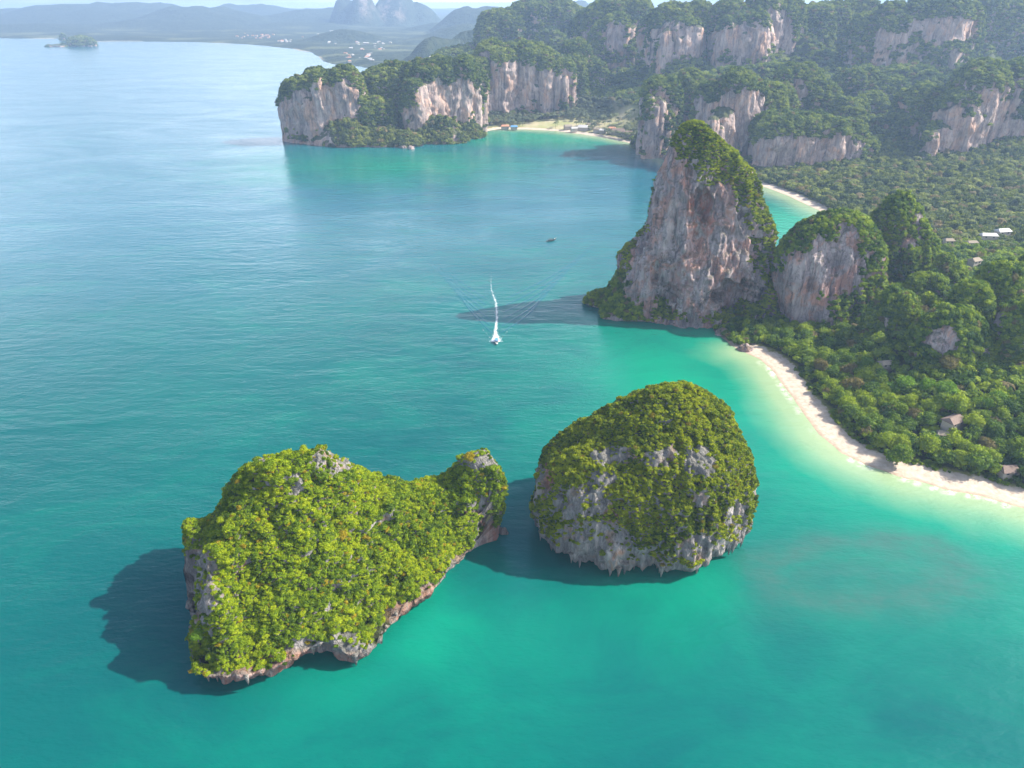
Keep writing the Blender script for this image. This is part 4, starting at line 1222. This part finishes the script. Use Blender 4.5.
massif('limestone_cliff', [(985, 26, 66, 1240), (1018, 24, 62, 1250), (1055, 26, 60, 1260), (965, 18, 90, 1210), (940, 14, 125, 1200, 20)], 'big cliff with a pale diagonal face at the right edge below the ridges',
       [(965, 140, 34, 24), (990, 105, 12, 16), (1010, 140, 22, 18)], n=20000, seed=14, gh=0.8)
# second row, skyline
massif('limestone_cliff', [(672, 20, 6, 1830), (697, 18, 2, 1850), (655, 14, 16, 1850), (685, 22, 18, 1780)], 'left one of the two broad pale cliffs on the upper ridge behind the tower', [(672, 36, 16, 18), (695, 40, 14, 16)], n=14000, cell=5, s0=3.5, s1=7, gh=.78, zmin=90, seed=15)
massif('limestone_cliff', [(735, 22, 2, 1790), (765, 24, -5, 1800), (790, 16, 0, 1810), (715, 10, 14, 1800), (750, 26, 14, 1750)], 'right one of the two broad pale cliffs on the upper ridge behind the tower', [(745, 38, 32, 16), (780, 25, 12, 18)], n=14000, cell=5, s0=3.5, s1=7, gh=.78, zmin=90, seed=16)
massif('wooded_cliff', [(815, 20, 8, 1840), (838, 20, 3, 1860), (862, 20, -3, 1880)], 'wooded skyline hump between the pale ridge cliffs', nzmin=-0.2, n=10000, cell=5.5, s0=4, s1=7.5, zmin=90, seed=17)
massif('limestone_cliff', [(892, 22, 4, 1700), (920, 22, 0, 1690), (952, 22, -2, 1680), (972, 12, 4, 1690), (868, 16, 14, 1700)], 'long grey cliff face below the upper right skyline', [(945, 28, 32, 13), (890, 38, 18, 8)], n=14000, cell=5, s0=3.5, s1=7, gh=.7, zmin=90, seed=18)
massif('wooded_cliff', [(1000, 24, -2, 1850), (1035, 26, -5, 1860), (1075, 30, -8, 1860)], 'hazy wooded hill filling the top right corner', nzmin=-0.3, n=10000, cell=5.5, s0=4, s1=7.5, zmin=90, seed=19)
# low wooded rocks along the foot of the headland
for k, (px, py, rx, h, lab) in enumerate([(345, 147, 60, 42, 'low bright green knoll at the foot of the headland tip'), (378, 147, 46, 30, 'low wooded rock in front of the headland saddle'),
                                   (404, 147, 32, 22, 'small wooded point in the middle of the headland shore'), (438, 144, 54, 42, 'wooded buttress with an ochre base below the middle cliff'), (466, 139, 36, 26, 'small wooded rock at the left end of the palm beach'),
                                   (652, 151, 34, 28, 'dark wooded rock at the right end of the palm beach')]):
    X, Y = G(px, py); Y += 24
    knoll('wooded_rock', [(-4, X, Y, rx, 26), (3, X, Y, rx, 26), (h * .5, X, Y + 5, rx * .75, 20), (h * .85, X, Y + 8, rx * .4, 12), (h, X, Y + 9, 1, 1)], lab, 'rock', 'low wooded rocks along the headland foot', 'valley', 5, 4, 7,
          [(318, 135, 9, 14), (330, 138, 10, 8), (455, 133, 6, 8)] if k in (0, 3) else None, 'rock_far', 40 + k, n=4000, nt=90, nz=40, big=5, nzmin=-.1)
# far rocks off the distant coast
for px, py, rx, h, nm, lab in [(82, 46, 75, 48, 'islet', 'dark wooded islet close to the distant shore'), (58, 46.5, 55, 12, 'islet', 'flat bare rock lying left of the distant wooded islet'), (64, 41, 14, 42, 'islet', 'tiny upright rock stack beside the distant wooded islet')]:
    X, Y = G(px, py)
    knoll(nm, [(-4, X, Y, rx, rx * .7), (4, X, Y, rx, rx * .7), (h * .7, X, Y, rx * .7, rx * .5), (h, X, Y, 1, 1)], lab, 'islet', 'distant islets', 'far', 12, 9, 13, [(58, 46, 12, 5)] if h == 12 else None, 'rock_far', px, n=1500, nt=60, nz=24, big=6)

# ------------------------------------------------------------------ woods
def land_points(n, x0, x1, y0, y1, sdmin=22, fit=None):
    P_ = np.column_stack([rng.uniform(x0, x1, n), rng.uniform(y0, y1, n)])
    sd_ = sdf(P_, SH)
    ok = sd_ > sdmin
    P_, sd_ = P_[ok], sd_[ok]
    z_ = land_z(P_, sd_)
    Q = np.column_stack([P_, z_])
    ok = in_view(Q, 90)
    return Q[ok], sd_[ok]

def ray_land(px, py, off=0.0):
    """where the line of sight through a picture point comes down to `off` above the land"""
    Ys = np.arange(240, 1500, 2.0); td = math.tan(dep(py))
    zr = H - Ys * td
    Xs = (px - 512.0) / F * (Ys * CP + (H - zr) * SP)
    q = np.column_stack([Xs, Ys]); lz = np.maximum(land_z(q), 0)
    k = int(np.argmax(zr <= lz + off))
    return Xs[k], Ys[k], lz[k]
HUTS = []   # places kept free of trees: (x, y, radius)
def free(Q, extra=0.0):
    ok = np.ones(len(Q), dtype=bool)
    for hx, hy, hr in HUTS: ok &= np.hypot(Q[:, 0] - hx, Q[:, 1] - hy) > hr + extra
    return ok

# buildings first, so the woods leave them room
def hut(px, py, L_, W_, hgt, rz, label, roof='roof_brown', group=None, z=None, name='house', win=2, clear=True, lift=0.0, cat='house'):
    if z is None: Xg, Yg, zz_ = ray_land(px, py, hgt + lift)
    else:
        zz_ = z; Xg, Yg = G(px, py, z + hgt + lift)
    e = empty(name, (Xg, Yg, zz_ + lift), rz)
    mb = MB(); mb.box((0, 0, hgt * .5 - 1 - lift * .5), (L_, W_, hgt + 2 + lift)); mb.build('wall', M['wall'], e)
    mb = MB(); a, b_ = L_ / 2 + .9, W_ / 2 + .9; r = W_ * 0.32
    V = [(-a, -b_, hgt - .1), (a, -b_, hgt - .1), (a, b_, hgt - .1), (-a, b_, hgt - .1), (-a + W_ * .25, 0, hgt + r), (a - W_ * .25, 0, hgt + r),
         (-a, -b_, hgt - .4), (a, -b_, hgt - .4), (a, b_, hgt - .4), (-a, b_, hgt - .4)]
    mb.add(V, [(0, 1, 5, 4), (1, 2, 5), (2, 3, 4, 5), (3, 0, 4), (9, 8, 7, 6), (6, 7, 1, 0), (7, 8, 2, 1), (8, 9, 3, 2), (9, 6, 0, 3)])
    mb.build('roof', M[roof], e)
    for k in range(win):
        mb = MB(); xx = (k - (win - 1) / 2) * L_ / max(win, 1)
        mb.box((xx, -W_ / 2 - .03, hgt * .55), (min(1.6, L_ / win * .5), 0.12, hgt * .35)); mb.build('window', M['glass'], e)
    if win:
        mb = MB(); mb.box((L_ / 2 + .03, 0, 1.1), (0.12, 1.1, 2.2)); mb.build('door', M['dark_wood'], e)
    tag(e, label, cat, group)
    if clear: HUTS.append((Xg, Yg, max(L_, W_) * .5 + 1.5))
    return e

hut(953, 422, 12, 7, 4, 0.5, 'low brown roofed house in a gap of the beach wood', lift=4)
hut(943, 434, 6, 5, 3, -0.3, 'small grey-brown hut just below the house in the beach wood', 'roof_thatch', lift=3)
hut(1008, 470, 10, 7, 3, 0.1, 'brown roofed shelter behind the beach at the right edge', lift=2)
hut(1003, 231, 15, 8, 4, 0.2, 'bright white roofed hall in the valley by the right edge', 'roof_white', 'white roofed valley buildings', lift=5)
hut(989, 235, 16, 7, 4, -0.1, 'long white roofed building just left of the bright hall', 'roof_white', 'white roofed valley buildings', lift=5)
hut(949, 240, 9, 6, 4, 0.0, 'small pale roof left of the valley hall', 'roof_thatch', 'white roofed valley buildings', lift=6)
hut(972, 242, 10, 5, 4, 0.1, 'narrow pale roof between the trees of the valley', 'roof_thatch', 'white roofed valley buildings', lift=6)
hut(975, 260, 10, 7, 4, 0.4, 'pinkish roofed house among the valley trees', 'roof_thatch', 'brown roofed valley houses', lift=6)
hut(996, 271, 12, 8, 4, -0.2, 'wide thatched roof at the edge of the wooded hill', 'roof_thatch', 'brown roofed valley houses', lift=6)
hut(990, 279, 6, 4, 4, 0.3, 'tiny pale hut below the wide thatched roof', 'roof_white', 'brown roofed valley houses', lift=6)
hut(886, 364, 8, 5, 3, 0.2, 'grey roof hidden deep in the shaded wood below the pinnacles', 'roof_thatch', lift=5)
spots_r = [(568, 126, 16, 'roof_thatch', 'leftmost thatched bungalow on the palm beach'), (574, 128, 13, 'roof_white', 'pale roofed bungalow second from the left on the palm beach'), (583, 127, 22, 'roof_white', 'largest white roofed bungalow of the palm beach'),
           (597, 129, 14, 'roof_thatch', 'thatched bungalow right of the largest white one'), (603, 130, 14, 'roof_white', 'small white bungalow in front of the palm grove'), (618, 131, 28, 'roof_brown', 'long dark roofed resort hall on the palm beach'),
           (628, 133, 22, 'roof_brown', 'dark flat roof at the right end of the resort'), (590, 124, 14, 'roof_thatch', 'brown bungalow set back under the palms'), (612, 128, 14, 'roof_orange', 'small reddish roof behind the resort hall')]
for k, (px, py, L_, rf, lab) in enumerate(spots_r):
    hut(px, py, L_, L_ * .6, 5, random.uniform(-.4, .4), lab, rf, 'resort buildings on the palm beach', z=4.0, win=0)
hut(505, 126, 16, 9, 4, 0, 'reddish beach bar at the left end of the palm beach', 'roof_orange', 'beach bars', z=3.5, win=0)
hut(514, 126.5, 14, 8, 4, 0, 'blue-green beach bar beside the reddish one', 'blue', 'beach bars', z=3.5, win=0)
hut(441, 53, 34, 24, 22, 0.1, 'white hotel block on the wooded ridge behind the headland', 'roof_white', None, z=None if False else 20, win=3, lift=38, clear=False, cat='hotel')
hut(432, 57, 18, 12, 8, 0.1, 'small white villa left of the hotel block on the ridge', 'roof_white', None, z=20, win=2, lift=38, clear=False)

# distant town along the far coast
town = []
for (x0, x1, y0, y1, n, what) in [(252, 274, 34, 38, 16, 'orange roofed house in the distant seaside town'), (274, 292, 39, 42, 12, 'pale roofed house near the distant shore'),
                                  (300, 345, 34, 44, 16, 'pale house scattered inland of the distant bay'), (345, 392, 38, 50, 26, 'pale house in the village behind the headland'),
                                  (345, 375, 53, 62, 22, 'waterside house in the village behind the headland'), (236, 250, 33, 38, 6, 'small pale house left of the orange roofed town'),
                                  (1, 12, 26, 30, 4, 'tiny white house at the far left edge'), (190, 202, 19, 24, 3, 'tiny white house high on the distant slope')]:
    for k in range(n): town.append((random.uniform(x0, x1), random.uniform(y0, y1), what))
first_town = {}
for px, py, what in town:
    X, Y = G(px, py, 14)
    L_ = random.uniform(9, 19)
    key = 'o' if 'orange' in what or random.random() < .25 else 'w'
    if key not in first_town:
        e = empty('house', (X, Y, 10))
        mb = MB(); mb.box((0, 0, 0), (1, .6, .5)); mb.build('wall', M['wall'], e)
        mb = MB(); mb.add([(-.55, -.35, .24), (.55, -.35, .24), (.55, .35, .24), (-.55, .35, .24), (-.4, 0, .45), (.4, 0, .45)], [(0, 1, 5, 4), (1, 2, 5), (2, 3, 4, 5), (3, 0, 4), (3, 2, 1, 0)])
        mb.build('roof', M['roof_orange' if key == 'o' else 'roof_white'], e)
        first_town[key] = e
    else:
        e = first_town[key].copy(); ROOT.objects.link(e)
        for ch in first_town[key].children:
            c = ch.copy(); ROOT.objects.link(c); c.parent = e
    e.location = (X, Y, 12); e.scale = (L_, L_, L_ * random.uniform(.5, .9)); e.rotation_euler = (0, 0, random.uniform(-.6, .6))
    tag(e, what, 'house', 'houses: ' + what)
X, Y = G(335, 33, 20)
e = empty('warehouse', (X, Y, 18)); mb = MB(); mb.box((0, 0, 0), (60, 40, 30)); mb.build('wall', M['white'], e); mb = MB(); mb.box((0, 0, 16.5), (63, 43, 3)); mb.build('roof', M['roof_white'], e)
tag(e, 'large white building standing alone inland of the distant bay', 'building')

# trees one can tell apart in the wood behind the near beach
Q, sq_ = land_points(9000, 120, 520, 290, 560, 24)
Q = Q[free(Q, 3)]
x, y = project(Q)
# big, well separated ones, nearest first
order = np.argsort(-y + rng.normal(0, 25, len(y)))
chosen = []
for k in order:
    if len(chosen) >= 104: break
    if x[k] < 745 or x[k] > 1030 or (x[k] > 885 and y[k] < 408): continue
    if all((Q[k, 0] - Q[j, 0]) ** 2 + (Q[k, 1] - Q[j, 1]) ** 2 > 49 for j in chosen): chosen.append(k)
bright_zones = [(880, 380, 16, 12), (905, 385, 12, 10), (935, 385, 18, 14), (950, 398, 12, 12), (985, 405, 14, 12), (862, 365, 16, 10), (1000, 398, 12, 10)]
def where3(x, y):
    if x < 800: return 'behind the upper end of the near beach'
    if x < 860: return 'behind the bend of the near beach' if y > 370 else 'below the blunt grey pinnacle'
    if x < 930: return 'behind the middle of the near beach' if y > 400 else 'at the foot of the dark pinnacle hill'
    return 'by the lower right end of the near beach' if y > 430 else 'on the lower hillside at the right edge'
for k in chosen:
    s = random.uniform(5.0, 8.0)
    w_ = where3(x[k], y[k]); big = 'broad' if s > 6.4 else 'small'
    tree('wood', tuple(Q[k] + np.array([0, 0, 4.5])), s, f'{big} mid green leafy tree {w_}', f'{big} wood trees {w_}')
for px, py, s, kind, lab in [(868, 361, 7, 'bright', 'topmost vivid green tree of the row below the dark pinnacle'), (882, 372, 6, 'bright', 'vivid green tree just right of the topmost bright one'), (893, 385, 6, 'bright', 'vivid lime tree left of the bushy gap'),
                             (905, 382, 6.5, 'bright', 'rounded lime tree with two heads above the beach wood'), (928, 384, 6, 'bright', 'vivid green tree left of the tallest lime crown'), (946, 388, 7.5, 'bright', 'tallest lime green crown right above the brown roofed house'),
                             (951, 402, 5.5, 'bright', 'lime tree directly behind the brown roofed house'), (985, 402, 6, 'bright', 'lime green tree on the lower hillside near the right edge'), (1000, 396, 6, 'bright', 'rightmost lime green tree on the hillside'),
                             (949, 361, 7.5, 'olive', 'pale yellowish spreading tree alone on the dark hillside'), (855, 385, 8, 'olive', 'wide brownish olive crown in the beach wood'), (890, 410, 6, 'olive', 'thin pale brown crown left of the lime trees'),
                             (900, 452, 7.5, 'wood', 'big dense tree right at the sand'), (980, 462, 8.5, 'wood', 'widest flat crown near the lower end of the beach')]:
    X, Y, zt = ray_land(px, py, 9)
    tree(kind, (X, Y, zt + 5), s, lab)

# the rest of the near wood
Q, sq_ = land_points(60000, 110, 760, 280, 760, 21)
Q = Q[free(Q)]
i = thin(Q * [1, 1, 0], 4.4)
s = rng.uniform(2.0, 5.4, len(i)) * (1 + .15 * fbm(Q[i] / 30., 2))
scatter('woodland', 'wood', Q[i] + np.column_stack([0 * s, 0 * s, 1.2 + rng.uniform(0, 3, len(i))]), s, label='dense green wood between the near beach and the valley')
# low scrub at the back of the sand
Q, sq_ = land_points(30000, 110, 480, 280, 480, 16.5)
ok = sq_ < 23; Q = Q[ok]; i = thin(Q * [1, 1, 0], 2.6)
nn = fbm(Q[i] / 12.0, 2, 3)
scatter('beach_scrub', 'wood', Q[i][nn > -.15], rng.uniform(1.0, 2.4, int((nn > -.15).sum())), label='low scrub creeping onto the back of the sand')
# foliage over the neck between tower and pinnacle
Q, sq_ = land_points(60000, 90, 420, 520, 700, 3)
Q = Q[sq_ < 30]; i = thin(Q * [1, 1, 0], 4.0)
scatter('shore_trees', 'wood', Q[i] + [0, 0, 1], rng.uniform(2.4, 4.6, len(i)), label='trees crowding the rocky shore at the foot of tower and pinnacle')
# valley wood
Q, sq_ = land_points(60000, 150, 1300, 740, 1240, 18)
Q = Q[free(Q, 2)]
i = thin(Q * [1, 1, 0], 5.8)
scatter('valley_wood', 'valley', Q[i] + [0, 0, 2], rng.uniform(2.4, 7.6, len(i)), label='lighter green wood on the valley floor behind the pinnacles')
# hill forest
Q, sq_ = land_points(160000, -620, 2300, 1200, 2850, 14)
lx, ly = lawn_c[0] + 10, lawn_c[1]
grove = (np.hypot((Q[:, 0] - lx) / 240.0, (Q[:, 1] - ly) / 180.0) < 1) & (Q[:, 2] < 40)
opn = (np.hypot((Q[:, 0] - lx) / 190.0, (Q[:, 1] - ly + 30) / 75.0) < 1)
H_ = Q[~grove]; i = thin(H_ * [1, 1, 0], 7.8)
scatter('hill_forest', 'far', H_[i] + [0, 0, 2], rng.uniform(3.8, 8.5, len(i)), label='dark hill forest between and behind the cliffs')
H_ = Q[grove & free(Q, 4)]; nn = fbm(H_ / 35.0, 2, 6)
o_ = (np.hypot((H_[:, 0] - lx) / 190.0, (H_[:, 1] - ly + 30) / 75.0) < 1)
H_ = H_[(~o_) | (rng.random(len(H_)) < 0.25 * (nn > 0))]
i = thin(H_ * [1, 1, 0], 6.5)
scatter('palm_grove', 'palm', H_[i] + [0, 0, 7], rng.uniform(5.0, 7.0, len(i)), label='grey-green palm grove behind the palm beach')

# ------------------------------------------------------------------ boats
def speedboat(loc, rz):
    e = empty('speedboat', loc, rz)
    # hull: stations from stern to bow, x along the boat (bow at +x)
    st = [(-5.2, 1.35, 0.0, 1.1), (-2, 1.5, -0.1, 1.15), (1.5, 1.45, -0.1, 1.3), (3.8, 0.95, 0.1, 1.5), (5.6, 0.06, 0.7, 1.75)]
    V, Fs = [], []
    for x_, w, k, g in st: V += [(x_, -w, g), (x_, -w * .8, k + .35), (x_, 0, k), (x_, w * .8, k + .35), (x_, w, g)]
    for a in range(4):
        for b_ in range(4): q = a * 5 + b_; Fs.append((q, q + 1, q + 6, q + 5))
    Fs += [(4, 3, 2, 1, 0)]
    mb = MB(); mb.add(V, Fs); mb.build('hull', M['white'], e)
    mb = MB(); V = []
    for x_, w, k, g in st: V += [(x_, -w * .93, g - .22), (x_, w * .93, g - .22)]
    mb.add(V, [(2 * a, 2 * a + 2, 2 * a + 3, 2 * a + 1) for a in range(4)]); mb.build('deck', M['roof_white'], e)
    mb = MB(); mb.box((-0.8, 0, 2.75), (5.0, 2.4, 0.12)); 
    for sx in (-3.1, 1.5):
        for sy in (-1.1, 1.1): mb.tube([(sx, sy, .9), (sx, sy, 2.72)], .05, 5)
    mb.build('canopy', M['blue'], e)
    mb = MB(); mb.box((2.3, 0, 1.55), (0.8, 2.0, 0.7), 0, .8); mb.build('windscreen', M['glass'], e)
    for k in range(3):
        mb = MB(); mb.box((-2.6 + 1.5 * k, 0, 1.05), (0.5, 2.2, 0.4)); mb.build('bench', M['blue'], e)
    for sy in (-.55, .55):
        mb = MB(); mb.box((-5.5, sy, 1.1), (.6, .45, .9), 0, .8); mb.box((-5.6, sy, .2), (.25, .2, 1.2)); mb.build('outboard_motor', M['metal'], e)
    tag(e, 'white speedboat heading towards the camera at the head of its foaming wake', 'boat')
    return e
bx, by = G(496.5, 343)
speedboat((bx, by + 1, 0.1), -math.pi / 2 + 0.06)
# its wake: churned foam, fading away behind
ws = [(496, 342, 4.6), (496, 338, 4.4), (495.5, 332, 2.6), (496, 326, 2.4), (497, 318, 2.6), (496.5, 310, 3.0), (496, 303, 3.6), (493.5, 296, 3.4), (491.5, 290, 3.0), (491, 282, 2.6), (491.5, 272, 2.2)]
V, at_ = [], []
pts = [np.array(G(a, b_)) for a, b_, _ in ws]
tt = np.linspace(0, len(ws) - 1, 90)
cx = np.interp(tt, range(len(ws)), [p[0] for p in pts]); cy = np.interp(tt, range(len(ws)), [p[1] for p in pts]); cw = np.interp(tt, range(len(ws)), [w[2] for w in ws])
for k in range(len(tt)):
    for j in range(9):
        u = j / 4 - 1
        V.append((cx[k] + u * cw[k] * 1.3, cy[k], 0.02 + 0.35 * math.exp(-(u / .55) ** 2) * max(0.15, 1 - tt[k] / 6) + 0.02 * j))
        at_.append((1.0 - abs(u) * 1.25) - 0.075 * tt[k] + 0.05 + 0.35 * max(0, 1 - tt[k] / 1.5) - (0.0 if tt[k] > 2 or abs(u) > .1 else 0))
Fs = [(k * 9 + j, k * 9 + j + 1, (k + 1) * 9 + j + 1, (k + 1) * 9 + j) for k in range(len(tt) - 1) for j in range(8)]
for sg in (-1, 1):
    n0 = len(V)
    for k in range(31):
        t = k / 30; c0 = np.array(G(496 + sg * (3 + 30 * t), 341 - 34 * t))
        for j in range(3):
            V.append((c0[0] + (j - 1) * (0.8 + 0.6 * t), c0[1], 0.10 + 0.02 * j)); at_.append((0.45 if j == 1 else 0.0) - 0.6 * t)
    Fs += [(n0 + k * 3 + j, n0 + k * 3 + j + 1, n0 + (k + 1) * 3 + j + 1, n0 + (k + 1) * 3 + j) for k in range(30) for j in range(2)]
wk = obj('boat_wake', mesh_np('boat_wake', V, Fs, M['foam'], True, dict(foam=at_)))
tag(wk, 'long winding strip of white foam trailing behind the speedboat', 'foam', kind='stuff')
# bow waves spreading out as low swells of the sea itself
V, Fs = [], []
def swell(p0, p1, w, h, bend):
    n0 = len(V); a, b_ = np.array(G(*p0)), np.array(G(*p1)); d = b_ - a; L_ = np.linalg.norm(d); d /= L_; nrm_ = np.array([-d[1], d[0]])
    for k in range(41):
        t = k / 40; c = a + d * L_ * t + nrm_ * bend * math.sin(math.pi * t)
        ww = w * (0.4 + 0.6 * t); hh = h * math.sin(math.pi * min(1, t * 1.02 + .0)) ** .5 if 0 < t < 1 else 0
        for j in range(7):
            u = j / 3 - 1; q = c + nrm_ * u * ww
            V.append((q[0], q[1], 0.012 - 0.03 * abs(u) ** 4 + hh * (1 - u * u) ** 2))
    for k in range(40):
        for j in range(6): q = n0 + k * 7 + j; Fs.append((q, q + 1, q + 8, q + 7))
for k in range(6):
    swell((492 - 1.5 * k, 333 - 7 * k), (455 - 12 * k, 272 - 10 * k), 2.0 + .3 * k, 0.2 - .015 * k, 8)
    swell((500 + 1.5 * k, 333 - 7 * k), (543 + 10 * k, 290 - 9 * k), 2.0 + .3 * k, 0.2 - .015 * k, -8)
sw = obj('sea_swell', mesh_np('sea_swell', V, Fs, M['water'], True, dict(offshore=np.full(len(V), .5), mid=np.full(len(V), .0), shallow=np.zeros(len(V)), reef=np.zeros(len(V)), surf=np.zeros(len(V)))))
tag(sw, kind='structure')

def longtail(loc, rz):
    e = empty('longtail_boat', loc, rz)
    st = [(-6.0, .55, .55, 1.3), (-4, .95, .15, 1.05), (0, 1.2, 0, .95), (3.5, .95, .1, 1.1), (6, .35, .7, 1.9), (7.4, .08, 1.9, 2.9)]
    V, Fs = [], []
    for x_, w, k, g in st: V += [(x_, -w, g), (x_, -w * .75, k + .2), (x_, 0, k - .1), (x_, w * .75, k + .2), (x_, w, g)]
    for a in range(5):
        for b_ in range(4): q = a * 5 + b_; Fs.append((q, q + 1, q + 6, q + 5))
    Fs += [(4, 3, 2, 1, 0), (25, 26, 27, 28, 29)]
    mb = MB(); mb.add(V, Fs); mb.build('hull', M['dark_wood'], e)
    mb = MB(); V = []
    for x_, w, k, g in st[:5]: V += [(x_, -w * .9, g - .3), (x_, w * .9, g - .3)]
    mb.add(V, [(2 * a, 2 * a + 2, 2 * a + 3, 2 * a + 1) for a in range(4)]); mb.build('deck', M['dark_wood'], e)
    mb = MB(); mb.box((-1, 0, 2.5), (5.5, 2.1, .1))
    for sx in (-3.4, 1.4):
        for sy in (-.85, .85): mb.tube([(sx, sy, .8), (sx, sy, 2.46)], .05, 5)
    mb.build('canopy', M['dark_wood'], e)
    mb = MB(); mb.box((-5.6, 0, 1.6), (.9, .6, .6)); mb.tube([(-5.6, 0, 1.5), (-9.5, 0, 0.1)], .05, 5); mb.build('motor', M['metal'], e)
    mb = MB(); mb.tube([(7.2, 0, 2.4), (7.25, 0, 2.9)], .18, 6); mb.box((5.2, 0, 1.9), (1.0, .7, .5)); mb.build('bow_sash', M['white'], e)
    tag(e, 'dark slender longtail boat drifting alone off the tower', 'boat')
bx, by = G(551, 241)
longtail((bx, by, 0.05), 0.55)

# ------------------------------------------------------------------ air
mb = MB(); mb.box((0, 7800, 277), (36000, 16900, 572))
m, nt, out = new_mat('haze')
pv = nt.nodes.new('ShaderNodeVolumePrincipled')
pv.inputs['Color'].default_value = (0.47, 0.68, 1.0, 1)
pv.inputs['Density'].default_value = 0.0001
pv.inputs['Anisotropy'].default_value = 0.2
nt.links.new(pv.outputs[0], out.inputs['Volume'])
hz = mb.build('haze', m)
tag(hz, kind='stuff', label='pale blue sea haze over the whole bay')
